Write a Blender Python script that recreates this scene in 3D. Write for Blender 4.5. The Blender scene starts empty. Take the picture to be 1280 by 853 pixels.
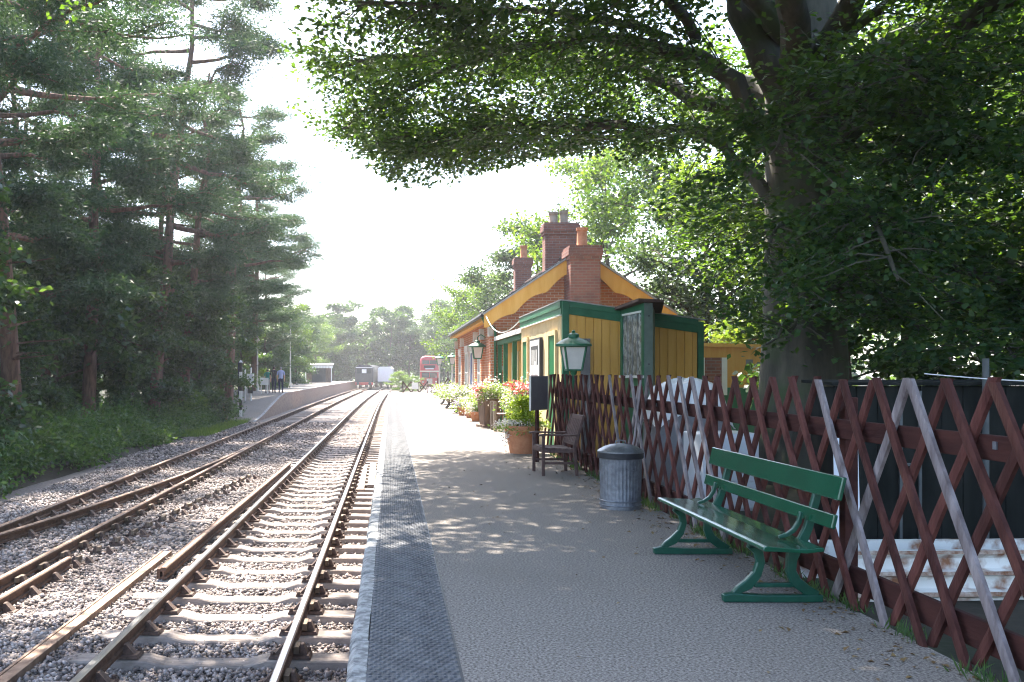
import bpy, math, random
import numpy as np
from mathutils import Vector, Matrix, Quaternion

R = math.radians
PI = math.pi
random.seed(7)
scn = bpy.context.scene
col = scn.collection

# ------------------------------------------------------------------ camera, sky, sun, exposure
FPX = 1150.0            # focal length in pixels of the 1280 px wide photograph
EYE = 1.55
VPX, VPY = 489.0, 466.0
cam_d = bpy.data.cameras.new('camera')
cam = bpy.data.objects.new('camera', cam_d)
col.objects.link(cam)
cam_d.sensor_width = 36.0
cam_d.lens = FPX / 1280.0 * 36.0
cam_d.shift_x = (640.0 - VPX) / 1280.0
cam_d.shift_y = (VPY - 426.5) / 1280.0
cam_d.clip_start = 0.05
cam_d.clip_end = 3000
cam.location = (0, 0, EYE)
cam.rotation_euler = (R(90), 0, 0)
scn.camera = cam

SUN_AZ, SUN_EL = R(-20), R(55)      # azimuth measured from +Y towards +X
world = bpy.data.worlds.new('World')
scn.world = world
world.use_nodes = True
wn = world.node_tree
bg = wn.nodes['Background']
sky = wn.nodes.new('ShaderNodeTexSky')
sky.sky_type = 'NISHITA'
sky.sun_disc = False
sky.sun_elevation = SUN_EL
sky.sun_rotation = SUN_AZ
sky.air_density = 1.0
sky.dust_density = 2.0
sky.ozone_density = 1.0
wn.links.new(sky.outputs[0], bg.inputs[0])
bg.inputs[1].default_value = 0.15
sun_d = bpy.data.lights.new('sun', 'SUN')
sun_d.energy = 5.0
sun_d.angle = R(0.53)
sun_d.color = (1.0, 0.94, 0.84)
sun = bpy.data.objects.new('sun', sun_d)
col.objects.link(sun)
sdir = Vector((math.sin(SUN_AZ) * math.cos(SUN_EL), math.cos(SUN_AZ) * math.cos(SUN_EL), math.sin(SUN_EL)))
sun.rotation_euler = sdir.to_track_quat('Z', 'Y').to_euler()
sun.location = (-30, 40, 60)

vs = scn.view_settings
vs.view_transform = 'Standard'
vs.look = 'None'
vs.exposure = 2.45
vs.gamma = 1.0
vs.use_curve_mapping = False
scn.cycles.use_denoising = True
try:
    scn.cycles.denoiser = 'OPENIMAGEDENOISE'
except Exception:
    pass
scn.cycles.filter_width = 1.15
scn.cycles.max_bounces = 8
scn.cycles.diffuse_bounces = 3
scn.cycles.glossy_bounces = 3
scn.cycles.transmission_bounces = 5
scn.cycles.transparent_max_bounces = 6
scn.cycles.volume_bounces = 0
scn.cycles.caustics_reflective = False
scn.cycles.caustics_refractive = False
scn.cycles.sample_clamp_indirect = 6.0


# ------------------------------------------------------------------ materials
MATS = {}


def M(name, c1, c2=None, rough=0.75, scale=6.0, detail=4.0, bump=0.0, bscale=60.0, metal=0.0, spec=0.4,
      island=0.0, stretch=(1, 1, 1), lo=0.35, hi=0.65, c3=None, s3=1.5, coat=0.0):
    m = bpy.data.materials.new(name)
    MATS[name] = m
    m.use_nodes = True
    nt = m.node_tree
    N, L = nt.nodes, nt.links
    b = N['Principled BSDF']
    b.inputs['Roughness'].default_value = rough
    b.inputs['Metallic'].default_value = metal
    b.inputs['Specular IOR Level'].default_value = spec
    if coat:
        b.inputs['Coat Weight'].default_value = coat
        b.inputs['Coat Roughness'].default_value = 0.12
    tc = N.new('ShaderNodeTexCoord')
    mp = N.new('ShaderNodeMapping')
    mp.inputs['Scale'].default_value = stretch
    L.new(tc.outputs['Object'], mp.inputs[0])
    out = None
    if c2 is None:
        rgb = N.new('ShaderNodeRGB')
        rgb.outputs[0].default_value = (*c1, 1)
        out = rgb.outputs[0]
    else:
        nz = N.new('ShaderNodeTexNoise')
        nz.inputs['Scale'].default_value = scale
        nz.inputs['Detail'].default_value = detail
        nz.inputs['Roughness'].default_value = 0.65
        L.new(mp.outputs[0], nz.inputs['Vector'])
        rp = N.new('ShaderNodeValToRGB')
        rp.color_ramp.elements[0].position = lo
        rp.color_ramp.elements[1].position = hi
        rp.color_ramp.elements[0].color = (*c1, 1)
        rp.color_ramp.elements[1].color = (*c2, 1)
        L.new(nz.outputs['Fac'], rp.inputs[0])
        out = rp.outputs[0]
    if c3 is not None:
        n3 = N.new('ShaderNodeTexNoise')
        n3.inputs['Scale'].default_value = s3
        n3.inputs['Detail'].default_value = 5
        L.new(tc.outputs['Object'], n3.inputs['Vector'])
        r3 = N.new('ShaderNodeValToRGB')
        r3.color_ramp.elements[0].position = 0.5
        r3.color_ramp.elements[1].position = 0.68
        L.new(n3.outputs['Fac'], r3.inputs[0])
        mx = N.new('ShaderNodeMixRGB')
        L.new(r3.outputs[0], mx.inputs[0])
        L.new(out, mx.inputs[1])
        mx.inputs[2].default_value = (*c3, 1)
        if name == 'asphalt':
            sc_ = N.new('ShaderNodeMath')
            sc_.operation = 'MULTIPLY'
            sc_.inputs[1].default_value = .3
            L.new(r3.outputs[0], sc_.inputs[0])
            L.new(sc_.outputs[0], mx.inputs[0])
        out = mx.outputs[0]
    if island:
        g = N.new('ShaderNodeNewGeometry')
        oi = N.new('ShaderNodeObjectInfo')
        ad = N.new('ShaderNodeMath')
        ad.operation = 'ADD'
        L.new(g.outputs['Random Per Island'], ad.inputs[0])
        L.new(oi.outputs['Random'], ad.inputs[1])
        fr = N.new('ShaderNodeMath')
        fr.operation = 'FRACT'
        L.new(ad.outputs[0], fr.inputs[0])
        mr = N.new('ShaderNodeMapRange')
        mr.inputs['To Min'].default_value = 1.0 - island
        mr.inputs['To Max'].default_value = 1.0 + island
        L.new(fr.outputs[0], mr.inputs['Value'])
        hs = N.new('ShaderNodeHueSaturation')
        L.new(mr.outputs[0], hs.inputs['Value'])
        L.new(out, hs.inputs['Color'])
        out = hs.outputs[0]
    L.new(out, b.inputs['Base Color'])
    if bump:
        nb = N.new('ShaderNodeTexNoise')
        nb.inputs['Scale'].default_value = bscale
        nb.inputs['Detail'].default_value = 3
        L.new(mp.outputs[0], nb.inputs['Vector'])
        bp = N.new('ShaderNodeBump')
        bp.inputs['Strength'].default_value = bump
        bp.inputs['Distance'].default_value = 0.02
        L.new(nb.outputs['Fac'], bp.inputs['Height'])
        L.new(bp.outputs[0], b.inputs['Normal'])
    return m


def leafmat(name, cols, tcols, trans=0.45, rough=0.5, spec=0.35):
    """leaf: each leaf takes its own tone from a ramp; light passes through it"""
    m = bpy.data.materials.new(name)
    MATS[name] = m
    m.use_nodes = True
    nt = m.node_tree
    N, L = nt.nodes, nt.links
    b = N['Principled BSDF']
    b.inputs['Roughness'].default_value = rough
    b.inputs['Specular IOR Level'].default_value = spec
    g = N.new('ShaderNodeNewGeometry')

    def ramp(cs):
        rp = N.new('ShaderNodeValToRGB')
        cr = rp.color_ramp
        while len(cr.elements) < len(cs):
            cr.elements.new(0.5)
        for i, c in enumerate(cs):
            cr.elements[i].position = i / (len(cs) - 1)
            cr.elements[i].color = (*c, 1)
        L.new(g.outputs['Random Per Island'], rp.inputs[0])
        return rp
    L.new(ramp(cols).outputs[0], b.inputs['Base Color'])
    tr = N.new('ShaderNodeBsdfTranslucent')
    L.new(ramp(tcols).outputs[0], tr.inputs[0])
    mx = N.new('ShaderNodeMixShader')
    mx.inputs[0].default_value = trans
    L.new(b.outputs[0], mx.inputs[1])
    L.new(tr.outputs[0], mx.inputs[2])
    L.new(mx.outputs[0], N['Material Output'].inputs[0])
    return m


def brickmat(name, c1, c2, mortar, soot=None, w=0.25, h=0.088):
    m = bpy.data.materials.new(name)
    MATS[name] = m
    m.use_nodes = True
    nt = m.node_tree
    N, L = nt.nodes, nt.links
    b = N['Principled BSDF']
    b.inputs['Roughness'].default_value = 0.9
    b.inputs['Specular IOR Level'].default_value = 0.2
    tc = N.new('ShaderNodeTexCoord')
    sp = N.new('ShaderNodeSeparateXYZ')
    L.new(tc.outputs['Object'], sp.inputs[0])
    ad = N.new('ShaderNodeMath')
    L.new(sp.outputs[0], ad.inputs[0])
    L.new(sp.outputs[1], ad.inputs[1])
    cb = N.new('ShaderNodeCombineXYZ')
    L.new(ad.outputs[0], cb.inputs[0])
    L.new(sp.outputs[2], cb.inputs[1])
    br = N.new('ShaderNodeTexBrick')
    br.inputs['Scale'].default_value = 1.0
    br.inputs['Brick Width'].default_value = w
    br.inputs['Row Height'].default_value = h
    br.inputs['Mortar Size'].default_value = 0.010
    br.inputs['Color1'].default_value = (*c1, 1)
    br.inputs['Color2'].default_value = (*c2, 1)
    br.inputs['Mortar'].default_value = (*mortar, 1)
    br.inputs['Bias'].default_value = -0.2
    L.new(cb.outputs[0], br.inputs['Vector'])
    out = br.outputs['Color']
    nz = N.new('ShaderNodeTexNoise')
    nz.inputs['Scale'].default_value = 1.7
    nz.inputs['Detail'].default_value = 6
    L.new(tc.outputs['Object'], nz.inputs['Vector'])
    rp = N.new('ShaderNodeValToRGB')
    rp.color_ramp.elements[0].position = 0.45
    rp.color_ramp.elements[1].position = 0.7
    rp.color_ramp.elements[0].color = (0, 0, 0, 1)
    rp.color_ramp.elements[1].color = (0.6, 0.6, 0.6, 1)
    L.new(nz.outputs['Fac'], rp.inputs[0])
    mx = N.new('ShaderNodeMixRGB')
    L.new(rp.outputs[0], mx.inputs[0])
    L.new(out, mx.inputs[1])
    mx.inputs[2].default_value = (*(soot or (0.12, 0.07, 0.06)), 1)
    L.new(mx.outputs[0], b.inputs['Base Color'])
    bp = N.new('ShaderNodeBump')
    bp.inputs['Strength'].default_value = 0.6
    bp.inputs['Distance'].default_value = 0.008
    bp.invert = True
    L.new(br.outputs['Fac'], bp.inputs['Height'])
    L.new(bp.outputs[0], b.inputs['Normal'])
    return m


def glassmat(name, tint=(0.05, 0.06, 0.06), rough=0.05):
    m = M(name, tint, rough=rough, spec=0.8)
    return m


M('earth', (0.026, 0.02, 0.013), (0.055, 0.044, 0.03), scale=1.2, detail=8, bump=0.5, bscale=8, rough=0.95, c3=(0.022, 0.036, 0.012), s3=0.4)
M('ballast_bed', (0.085, 0.068, 0.06), (0.25, 0.21, 0.19), scale=22, detail=5, bump=1.0, bscale=26, rough=0.95)
M('stone_chip', (0.17, 0.132, 0.118), (0.33, 0.28, 0.255), scale=3, rough=0.9, island=0.68)
M('asphalt', (0.085, 0.070, 0.060), (0.37, 0.325, 0.285), scale=62, detail=5, bump=0.3, bscale=130, rough=0.93, spec=0.2, c3=(0.165, 0.142, 0.118), s3=0.8, lo=0.37, hi=0.64)
M('paver', (0.058, 0.058, 0.064), (0.118, 0.117, 0.122), scale=7, detail=6, bump=0.2, bscale=50, rough=0.62, spec=0.4, island=0.16)
M('coping', (0.14, 0.137, 0.135), (0.36, 0.352, 0.34), scale=9, detail=7, bump=0.25, bscale=40, rough=0.7, island=0.08, lo=0.42, hi=0.55)
M('platform_brick', (0.16, 0.10, 0.08), (0.28, 0.2, 0.15), scale=8, rough=0.9)
M('rail_rust', (0.075, 0.038, 0.024), (0.15, 0.08, 0.05), scale=14, detail=6, rough=0.85, bump=0.15, bscale=60)
M('rail_polish', (0.42, 0.40, 0.40), (0.55, 0.53, 0.52), scale=12, stretch=(1, 0.1, 1), rough=0.28, metal=0.9)
M('rail_dull', (0.17, 0.10, 0.065), (0.30, 0.20, 0.14), scale=10, rough=0.6, metal=0.3)
M('sleeper_pale', (0.17, 0.135, 0.115), (0.34, 0.285, 0.25), scale=9, detail=7, rough=0.9, bump=0.3, bscale=50, island=0.15, stretch=(0.5, 1.5, 1))
M('sleeper_wood', (0.10, 0.075, 0.062), (0.28, 0.235, 0.21), scale=7, detail=7, rough=0.9, bump=0.4, bscale=40, island=0.25, stretch=(0.25, 2, 2))
M('chair_iron', (0.05, 0.03, 0.024), (0.12, 0.072, 0.052), scale=20, rough=0.8, bump=0.2)
M('key_wood', (0.11, 0.075, 0.05), (0.2, 0.145, 0.10), scale=15, rough=0.85)
M('fence_red', (0.044, 0.013, 0.011), (0.112, 0.040, 0.032), scale=9, detail=6, rough=0.8, bump=0.3, bscale=60, stretch=(1, 1, 0.12), island=0.3, spec=0.2)
M('fence_grey', (0.10, 0.075, 0.075), (0.27, 0.23, 0.23), scale=11, detail=6, rough=0.8, bump=0.3, bscale=60, stretch=(1, 1, 0.1), island=0.15)
M('fence_rail', (0.03, 0.009, 0.008), (0.065, 0.022, 0.017), spec=0.2, scale=9, detail=6, rough=0.85, bump=0.3, bscale=50, stretch=(1, 0.15, 1))
M('bench_green', (0.004, 0.062, 0.030), (0.006, 0.082, 0.042), scale=4, rough=0.22, spec=0.55, coat=0.35, bump=0.03, bscale=12)
M('iron_green', (0.004, 0.052, 0.032), (0.008, 0.076, 0.046), scale=14, rough=0.32, spec=0.5, bump=0.08, bscale=40)
M('galvanised', (0.12, 0.125, 0.145), (0.22, 0.228, 0.25), scale=16, detail=5, rough=0.5, metal=0.55, bump=0.05, bscale=30)
M('lid_metal', (0.12, 0.13, 0.145), (0.22, 0.23, 0.25), scale=10, rough=0.42, metal=0.6)
M('black_rubber', (0.018, 0.018, 0.022), rough=0.55)
M('teak', (0.055, 0.028, 0.024), (0.12, 0.068, 0.058), scale=12, detail=5, rough=0.65, bump=0.2, bscale=50, stretch=(1, 0.2, 1))
M('terracotta', (0.42, 0.16, 0.075), (0.55, 0.25, 0.13), scale=6, rough=0.85, bump=0.1, bscale=30)
M('pot_buff', (0.26, 0.2, 0.15), (0.36, 0.29, 0.22), scale=5, rough=0.85)
M('soil', (0.03, 0.022, 0.015), (0.06, 0.045, 0.03), scale=20, rough=1)
M('planter_wood', (0.10, 0.065, 0.05), (0.2, 0.14, 0.11), scale=8, rough=0.8, stretch=(1, 1, 0.2))
M('board_grey', (0.12, 0.10, 0.11), (0.15, 0.13, 0.14), scale=4, rough=0.6)
M('yellow_paint', (0.66, 0.33, 0.06), (0.74, 0.41, 0.105), scale=3, detail=6, rough=0.6, island=0.05, bump=0.1, bscale=30, stretch=(2, 2, 0.3))
M('cream_and_lit_yellow', (0.60, 0.45, 0.24), (0.68, 0.53, 0.31), scale=3, rough=0.6, island=0.04)  # cream trim, and yellow boards with the sun's lightening put into the colour
M('green_paint', (0.02, 0.115, 0.055), (0.03, 0.15, 0.078), scale=5, rough=0.45, bump=0.05)
M('door_green', (0.008, 0.12, 0.04), (0.012, 0.15, 0.055), scale=4, rough=0.4)
M('grey_green', (0.10, 0.14, 0.12), (0.15, 0.19, 0.165), scale=5, rough=0.6)
M('grey_dark', (0.06, 0.065, 0.065), (0.09, 0.095, 0.095), scale=6, rough=0.7)
M('grey_paint', (0.17, 0.16, 0.17), (0.21, 0.20, 0.21), scale=5, rough=0.6)
M('roof_felt', (0.06, 0.035, 0.03), (0.1, 0.06, 0.05), scale=8, rough=0.85)
M('slate', (0.06, 0.065, 0.075), (0.12, 0.12, 0.13), scale=6, rough=0.6, island=0.15)
M('lead', (0.28, 0.28, 0.29), (0.4, 0.4, 0.41), scale=6, rough=0.5, metal=0.3)
M('white_paint', (0.74, 0.73, 0.70), (0.80, 0.79, 0.76), scale=4, rough=0.5)
M('stone_white', (0.55, 0.50, 0.45), (0.68, 0.64, 0.58), scale=6, rough=0.8)
M('white_rusty', (0.68, 0.66, 0.62), (0.74, 0.72, 0.68), scale=4, rough=0.6, c3=(0.24, 0.10, 0.045), s3=6.0)
M('rust_edge', (0.20, 0.085, 0.04), (0.55, 0.45, 0.38), scale=14, rough=0.85, detail=7)
M('bus_red', (0.48, 0.03, 0.035), (0.52, 0.04, 0.045), scale=3, rough=0.35, coat=0.3)
M('bus_cream', (0.72, 0.64, 0.48), rough=0.4)
M('dark_paint', (0.03, 0.032, 0.036), (0.05, 0.052, 0.056), scale=5, rough=0.6)
M('tar_board', (0.008, 0.009, 0.008), (0.018, 0.019, 0.017), scale=5, spec=0.15, rough=0.95, stretch=(1, 1, 0.2))
M('tyre', (0.02, 0.02, 0.02), rough=0.9)
M('chrome', (0.5, 0.5, 0.5), rough=0.25, metal=1.0)
M('red_paint', (0.42, 0.03, 0.025), (0.5, 0.05, 0.04), scale=5, rough=0.5)
M('blue_door', (0.03, 0.035, 0.16), (0.04, 0.05, 0.2), scale=4, rough=0.4)
M('black_paint', (0.016, 0.016, 0.02), rough=0.4)
M('bark_pine', (0.09, 0.052, 0.04), (0.20, 0.115, 0.082), scale=9, detail=7, rough=0.95, bump=0.8, bscale=12, stretch=(1, 1, 0.25), lo=0.4, hi=0.62)
M('bark_beech', (0.05, 0.046, 0.036), (0.11, 0.098, 0.076), scale=3, detail=7, rough=0.9, bump=0.5, bscale=9, stretch=(1.4, 1.4, 0.35), c3=(0.06, 0.085, 0.035), s3=1.4)
M('bark_brown', (0.06, 0.045, 0.033), (0.12, 0.09, 0.07), scale=8, rough=0.95, bump=0.6, bscale=14, stretch=(1, 1, 0.3))
M('skin', (0.50, 0.30, 0.22), rough=0.55)
M('hair_dark', (0.03, 0.022, 0.018), rough=0.7)
M('hair_grey', (0.25, 0.24, 0.23), rough=0.7)
M('cloth_teal', (0.02, 0.20, 0.16), rough=0.9)
M('cloth_black', (0.03, 0.028, 0.034), rough=0.9)
M('cloth_blue', (0.36, 0.42, 0.62), rough=0.9)
M('cloth_navy', (0.02, 0.022, 0.06), rough=0.9)
M('cloth_beige', (0.42, 0.38, 0.36), rough=0.9)
M('shoe', (0.03, 0.02, 0.02), rough=0.6)
M('tarp', (0.66, 0.65, 0.66), (0.76, 0.75, 0.76), scale=4, rough=0.5, bump=0.6, bscale=7)
M('white_enamel', (0.66, 0.67, 0.70), (0.72, 0.73, 0.76), scale=3, rough=0.35)
M('cable_white', (0.75, 0.74, 0.72), rough=0.5)
M('poster_paper', (0.72, 0.71, 0.68), rough=0.6)
M('post_wood', (0.12, 0.10, 0.085), (0.22, 0.19, 0.16), scale=8, rough=0.9, stretch=(1, 1, 0.2))
M('frosted_glass', (0.62, 0.58, 0.54), (0.7, 0.66, 0.62), scale=3, rough=0.3)
glassmat('glass_dark', (0.03, 0.036, 0.04), 0.06)
M('glass_leaded_reflect', (0.10, 0.13, 0.13), (0.42, 0.46, 0.46), scale=9, detail=5, rough=0.08, spec=1.0, stretch=(1, 1, .7), lo=.45, hi=.6)  # pale mottling stands in for bright reflections, put into the glass colour
brickmat('brick', (0.58, 0.23, 0.12), (0.44, 0.145, 0.08), (0.62, 0.5, 0.4), soot=(0.42, 0.17, 0.10))
brickmat('brick_chimney', (0.30, 0.12, 0.085), (0.20, 0.08, 0.065), (0.26, 0.2, 0.17), soot=(0.10, 0.06, 0.055))
leafmat('leaf_beech', [(0.020, 0.050, 0.028), (0.030, 0.070, 0.030), (0.042, 0.088, 0.034), (0.028, 0.068, 0.038)],
        [(0.07, 0.16, 0.012), (0.13, 0.25, 0.016), (0.22, 0.35, 0.025)], trans=0.42, rough=0.45, spec=0.45)
leafmat('leaf_bright', [(0.04, 0.085, 0.022), (0.06, 0.115, 0.027), (0.08, 0.14, 0.035)],
        [(0.11, 0.21, 0.015), (0.18, 0.29, 0.022), (0.26, 0.37, 0.035)], trans=0.45)
leafmat('leaf_mid', [(0.03, 0.07, 0.026), (0.05, 0.10, 0.032), (0.075, 0.125, 0.04)],
        [(0.06, 0.13, 0.015), (0.10, 0.18, 0.022), (0.15, 0.22, 0.035)], trans=0.38)
leafmat('leaf_grey', [(0.035, 0.065, 0.04), (0.05, 0.085, 0.047), (0.07, 0.10, 0.055)],
        [(0.06, 0.11, 0.03), (0.09, 0.15, 0.04), (0.13, 0.18, 0.05)], trans=0.35)
leafmat('leaf_dark', [(0.018, 0.042, 0.026), (0.028, 0.06, 0.030), (0.042, 0.078, 0.035)],
        [(0.06, 0.13, 0.015), (0.10, 0.19, 0.02), (0.15, 0.25, 0.03)], trans=0.38, rough=0.4, spec=0.5)
leafmat('needles', [(0.014, 0.038, 0.022), (0.022, 0.055, 0.028), (0.034, 0.07, 0.032)],
        [(0.04, 0.09, 0.02), (0.06, 0.13, 0.03), (0.10, 0.17, 0.04)], trans=0.3, rough=0.55)
leafmat('leaf_under', [(0.03, 0.07, 0.028), (0.045, 0.095, 0.035), (0.07, 0.125, 0.045)],
        [(0.08, 0.17, 0.02), (0.13, 0.24, 0.03), (0.19, 0.3, 0.04)], trans=0.4)
leafmat('leaf_lime', [(0.20, 0.30, 0.02), (0.28, 0.38, 0.03), (0.36, 0.44, 0.04)],
        [(0.32, 0.42, 0.02), (0.4, 0.5, 0.03)], trans=0.4)
leafmat('leaf_pot', [(0.10, 0.18, 0.05), (0.16, 0.25, 0.07), (0.24, 0.30, 0.12)],
        [(0.25, 0.38, 0.05), (0.34, 0.45, 0.08)], trans=0.4)
leafmat('flower_white', [(0.70, 0.68, 0.66), (0.8, 0.76, 0.72), (0.72, 0.62, 0.66)], [(0.7, 0.68, 0.6), (0.75, 0.7, 0.66)], trans=0.3)
leafmat('flower_red', [(0.55, 0.05, 0.05), (0.65, 0.12, 0.10), (0.7, 0.25, 0.3)], [(0.6, 0.1, 0.1), (0.65, 0.2, 0.2)], trans=0.3)
leafmat('flower_mauve', [(0.42, 0.35, 0.55), (0.55, 0.5, 0.65), (0.66, 0.6, 0.7)], [(0.5, 0.42, 0.6), (0.6, 0.55, 0.65)], trans=0.3)
leafmat('dry_leaf', [(0.12, 0.07, 0.03), (0.2, 0.12, 0.05), (0.28, 0.19, 0.08)], [(0.2, 0.1, 0.03), (0.25, 0.15, 0.05)], trans=0.15)


# ------------------------------------------------------------------ mesh helpers
def props(o, label=None, cat=None, group=None, kind=None):
    if label:
        o['label'] = label
    if cat:
        o['category'] = cat
    if group:
        o['group'] = group
    if kind:
        o['kind'] = kind
    return o


def empty(name, loc=(0, 0, 0), rz=0.0, parent=None):
    o = bpy.data.objects.new(name, None)
    o.empty_display_size = 0.2
    col.objects.link(o)
    o.location = loc
    o.rotation_euler = (0, 0, rz)
    o.parent = parent
    return o


def link(name, me, parent=None, loc=None, rot=None, scale=None):
    o = bpy.data.objects.new(name, me)
    col.objects.link(o)
    o.parent = parent
    if loc is not None:
        o.location = loc
    if rot is not None:
        o.rotation_euler = rot
    if scale is not None:
        o.scale = scale
    return o


def fast_mesh(name, V, F, mat, smooth=False):
    """V (n,3) floats, F (m,k) ints"""
    me = bpy.data.meshes.new(name)
    V = np.ascontiguousarray(V, dtype=np.float32)
    F = np.ascontiguousarray(F, dtype=np.int32)
    k = F.shape[1]
    me.vertices.add(len(V))
    me.vertices.foreach_set('co', V.ravel())
    me.loops.add(F.size)
    me.loops.foreach_set('vertex_index', F.ravel())
    me.polygons.add(len(F))
    me.polygons.foreach_set('loop_start', np.arange(0, F.size, k, dtype=np.int32))
    if smooth:
        me.polygons.foreach_set('use_smooth', np.ones(len(F), dtype=bool))
    me.update(calc_edges=True)
    me.materials.append(MATS[mat])
    return me


class MB:
    def __init__(s):
        s.V, s.F, s.I, s.m = [], [], [], 0

    def mat(s, i):
        s.m = i
        return s

    def add(s, vs, fs):
        n = len(s.V)
        s.V += [tuple(v) for v in vs]
        for f in fs:
            s.F.append(tuple(n + i for i in f))
            s.I.append(s.m)
        return s

    def box(s, x0, x1, y0, y1, z0, z1):
        x0, x1 = min(x0, x1), max(x0, x1)
        y0, y1 = min(y0, y1), max(y0, y1)
        z0, z1 = min(z0, z1), max(z0, z1)
        return s.add([(x0, y0, z0), (x1, y0, z0), (x1, y1, z0), (x0, y1, z0), (x0, y0, z1), (x1, y0, z1), (x1, y1, z1), (x0, y1, z1)],
                     [(0, 3, 2, 1), (4, 5, 6, 7), (0, 1, 5, 4), (1, 2, 6, 5), (2, 3, 7, 6), (3, 0, 4, 7)])

    def hexa(s, b, t):
        """bottom quad b, top quad t, both counter-clockwise seen from above"""
        return s.add(list(b) + list(t), [(0, 3, 2, 1), (4, 5, 6, 7), (0, 1, 5, 4), (1, 2, 6, 5), (2, 3, 7, 6), (3, 0, 4, 7)])

    def beam(s, p, q, w, h, up=(0, 0, 1)):
        p, q = Vector(p), Vector(q)
        d = (q - p).normalized()
        upv = Vector(up)
        if abs(d.dot(upv)) > 0.98:
            upv = Vector((1, 0, 0))
        a = d.cross(upv).normalized()
        b = a.cross(d).normalized()
        a *= w / 2
        b *= h / 2
        vs = [p - a - b, p + a - b, p + a + b, p - a + b, q - a - b, q + a - b, q + a + b, q - a + b]
        return s.add(vs, [(0, 1, 2, 3), (7, 6, 5, 4), (4, 5, 1, 0), (5, 6, 2, 1), (6, 7, 3, 2), (7, 4, 0, 3)])

    def tube(s, pts, rad, k=8, caps=True):
        pts = [Vector(p) for p in pts]
        n = len(pts)
        if not hasattr(rad, '__len__'):
            rad = [rad] * n
        vs, fs = [], []
        ref = None
        for i in range(n):
            d = (pts[min(i + 1, n - 1)] - pts[max(i - 1, 0)])
            d = d.normalized() if d.length > 1e-9 else Vector((0, 0, 1))
            if ref is None:
                ref = d.orthogonal().normalized()
            a = (ref - d * ref.dot(d))
            a = a.normalized() if a.length > 1e-6 else d.orthogonal().normalized()
            ref = a
            b = d.cross(a)
            for j in range(k):
                t = 2 * PI * j / k
                vs.append(pts[i] + (a * math.cos(t) + b * math.sin(t)) * rad[i])
        for i in range(n - 1):
            for j in range(k):
                j2 = (j + 1) % k
                fs.append((i * k + j, i * k + j2, (i + 1) * k + j2, (i + 1) * k + j))
        if caps:
            fs.append(tuple(range(k - 1, -1, -1)))
            fs.append(tuple(range((n - 1) * k, n * k)))
        return s.add(vs, fs)

    def lathe(s, prof, c=(0, 0, 0), k=24, mod=None):
        vs, fs = [], []
        n = len(prof)
        for i, (r, z) in enumerate(prof):
            for j in range(k):
                t = 2 * PI * j / k
                rr = r if mod is None else mod(i, t, r)
                vs.append((c[0] + rr * math.cos(t), c[1] + rr * math.sin(t), c[2] + z))
        for i in range(n - 1):
            for j in range(k):
                j2 = (j + 1) % k
                fs.append((i * k + j, i * k + j2, (i + 1) * k + j2, (i + 1) * k + j))
        fs.append(tuple(range(k - 1, -1, -1)))
        fs.append(tuple(range((n - 1) * k, n * k)))
        return s.add(vs, fs)

    def prism(s, poly, axis, a, b):
        """poly: 2-D outline, counter-clockwise; axis the extrusion axis"""
        def P(u, v, w):
            return (w, u, v) if axis == 'x' else ((u, w, v) if axis == 'y' else (u, v, w))
        n = len(poly)
        vs = [P(u, v, a) for u, v in poly] + [P(u, v, b) for u, v in poly]
        fs = [tuple(range(n - 1, -1, -1)), tuple(range(n, 2 * n))]
        for i in range(n):
            j = (i + 1) % n
            fs.append((i, j, n + j, n + i))
        return s.add(vs, fs)

    def stroke(s, pts, wid, axis, a, b):
        """a 2-D ribbon of varying width along pts, extruded"""
        n = len(pts)
        if not hasattr(wid, '__len__'):
            wid = [wid] * n
        L_, R_ = [], []
        for i in range(n):
            p0 = Vector(pts[max(i - 1, 0)])
            p1 = Vector(pts[min(i + 1, n - 1)])
            d = (p1 - p0).normalized()
            nrm = Vector((-d.y, d.x)) * wid[i] / 2
            L_.append(Vector(pts[i]) + nrm)
            R_.append(Vector(pts[i]) - nrm)

        def P(p, w):
            return (w, p.x, p.y) if axis == 'x' else ((p.x, w, p.y) if axis == 'y' else (p.x, p.y, w))
        vs = [P(p, a) for p in L_] + [P(p, a) for p in R_] + [P(p, b) for p in L_] + [P(p, b) for p in R_]
        fs = []
        for i in range(n - 1):
            l0, l1, r0, r1 = i, i + 1, n + i, n + i + 1
            o = 2 * n
            fs += [(l0, l1, r1, r0), (o + l1, o + l0, o + r0, o + r1), (l1, l0, o + l0, o + l1), (r0, r1, o + r1, o + r0)]
        fs += [(0, n, 3 * n, 2 * n), (2 * n - 1, n - 1, 3 * n - 1, 4 * n - 1)]
        return s.add(vs, fs)

    def mesh(s, name, mats, smooth=False):
        me = bpy.data.meshes.new(name)
        me.from_pydata(s.V, [], s.F)
        for m in ([mats] if isinstance(mats, str) else mats):
            me.materials.append(MATS[m])
        me.polygons.foreach_set('material_index', s.I)
        import bmesh
        bm = bmesh.new()
        bm.from_mesh(me)
        bmesh.ops.recalc_face_normals(bm, faces=bm.faces)
        bm.to_mesh(me)
        bm.free()
        if smooth:
            me.polygons.foreach_set('use_smooth', [True] * len(me.polygons))
            try:
                me.set_sharp_from_angle(angle=R(40))
            except Exception:
                pass
        return me

    def build(s, name, mats, parent=None, smooth=False, bevel=0.0, loc=None, rot=None):
        o = link(name, s.mesh(name, mats, smooth), parent, loc, rot)
        if bevel:
            bv = o.modifiers.new('bevel', 'BEVEL')
            bv.width = bevel
            bv.segments = 2
            bv.limit_method = 'ANGLE'
            bv.angle_limit = R(35)
        return o


def copy_tree(o, parent=None):
    c = o.copy()
    col.objects.link(c)
    c.parent = parent
    for ch in o.children:
        copy_tree(ch, c)
    return c


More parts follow.
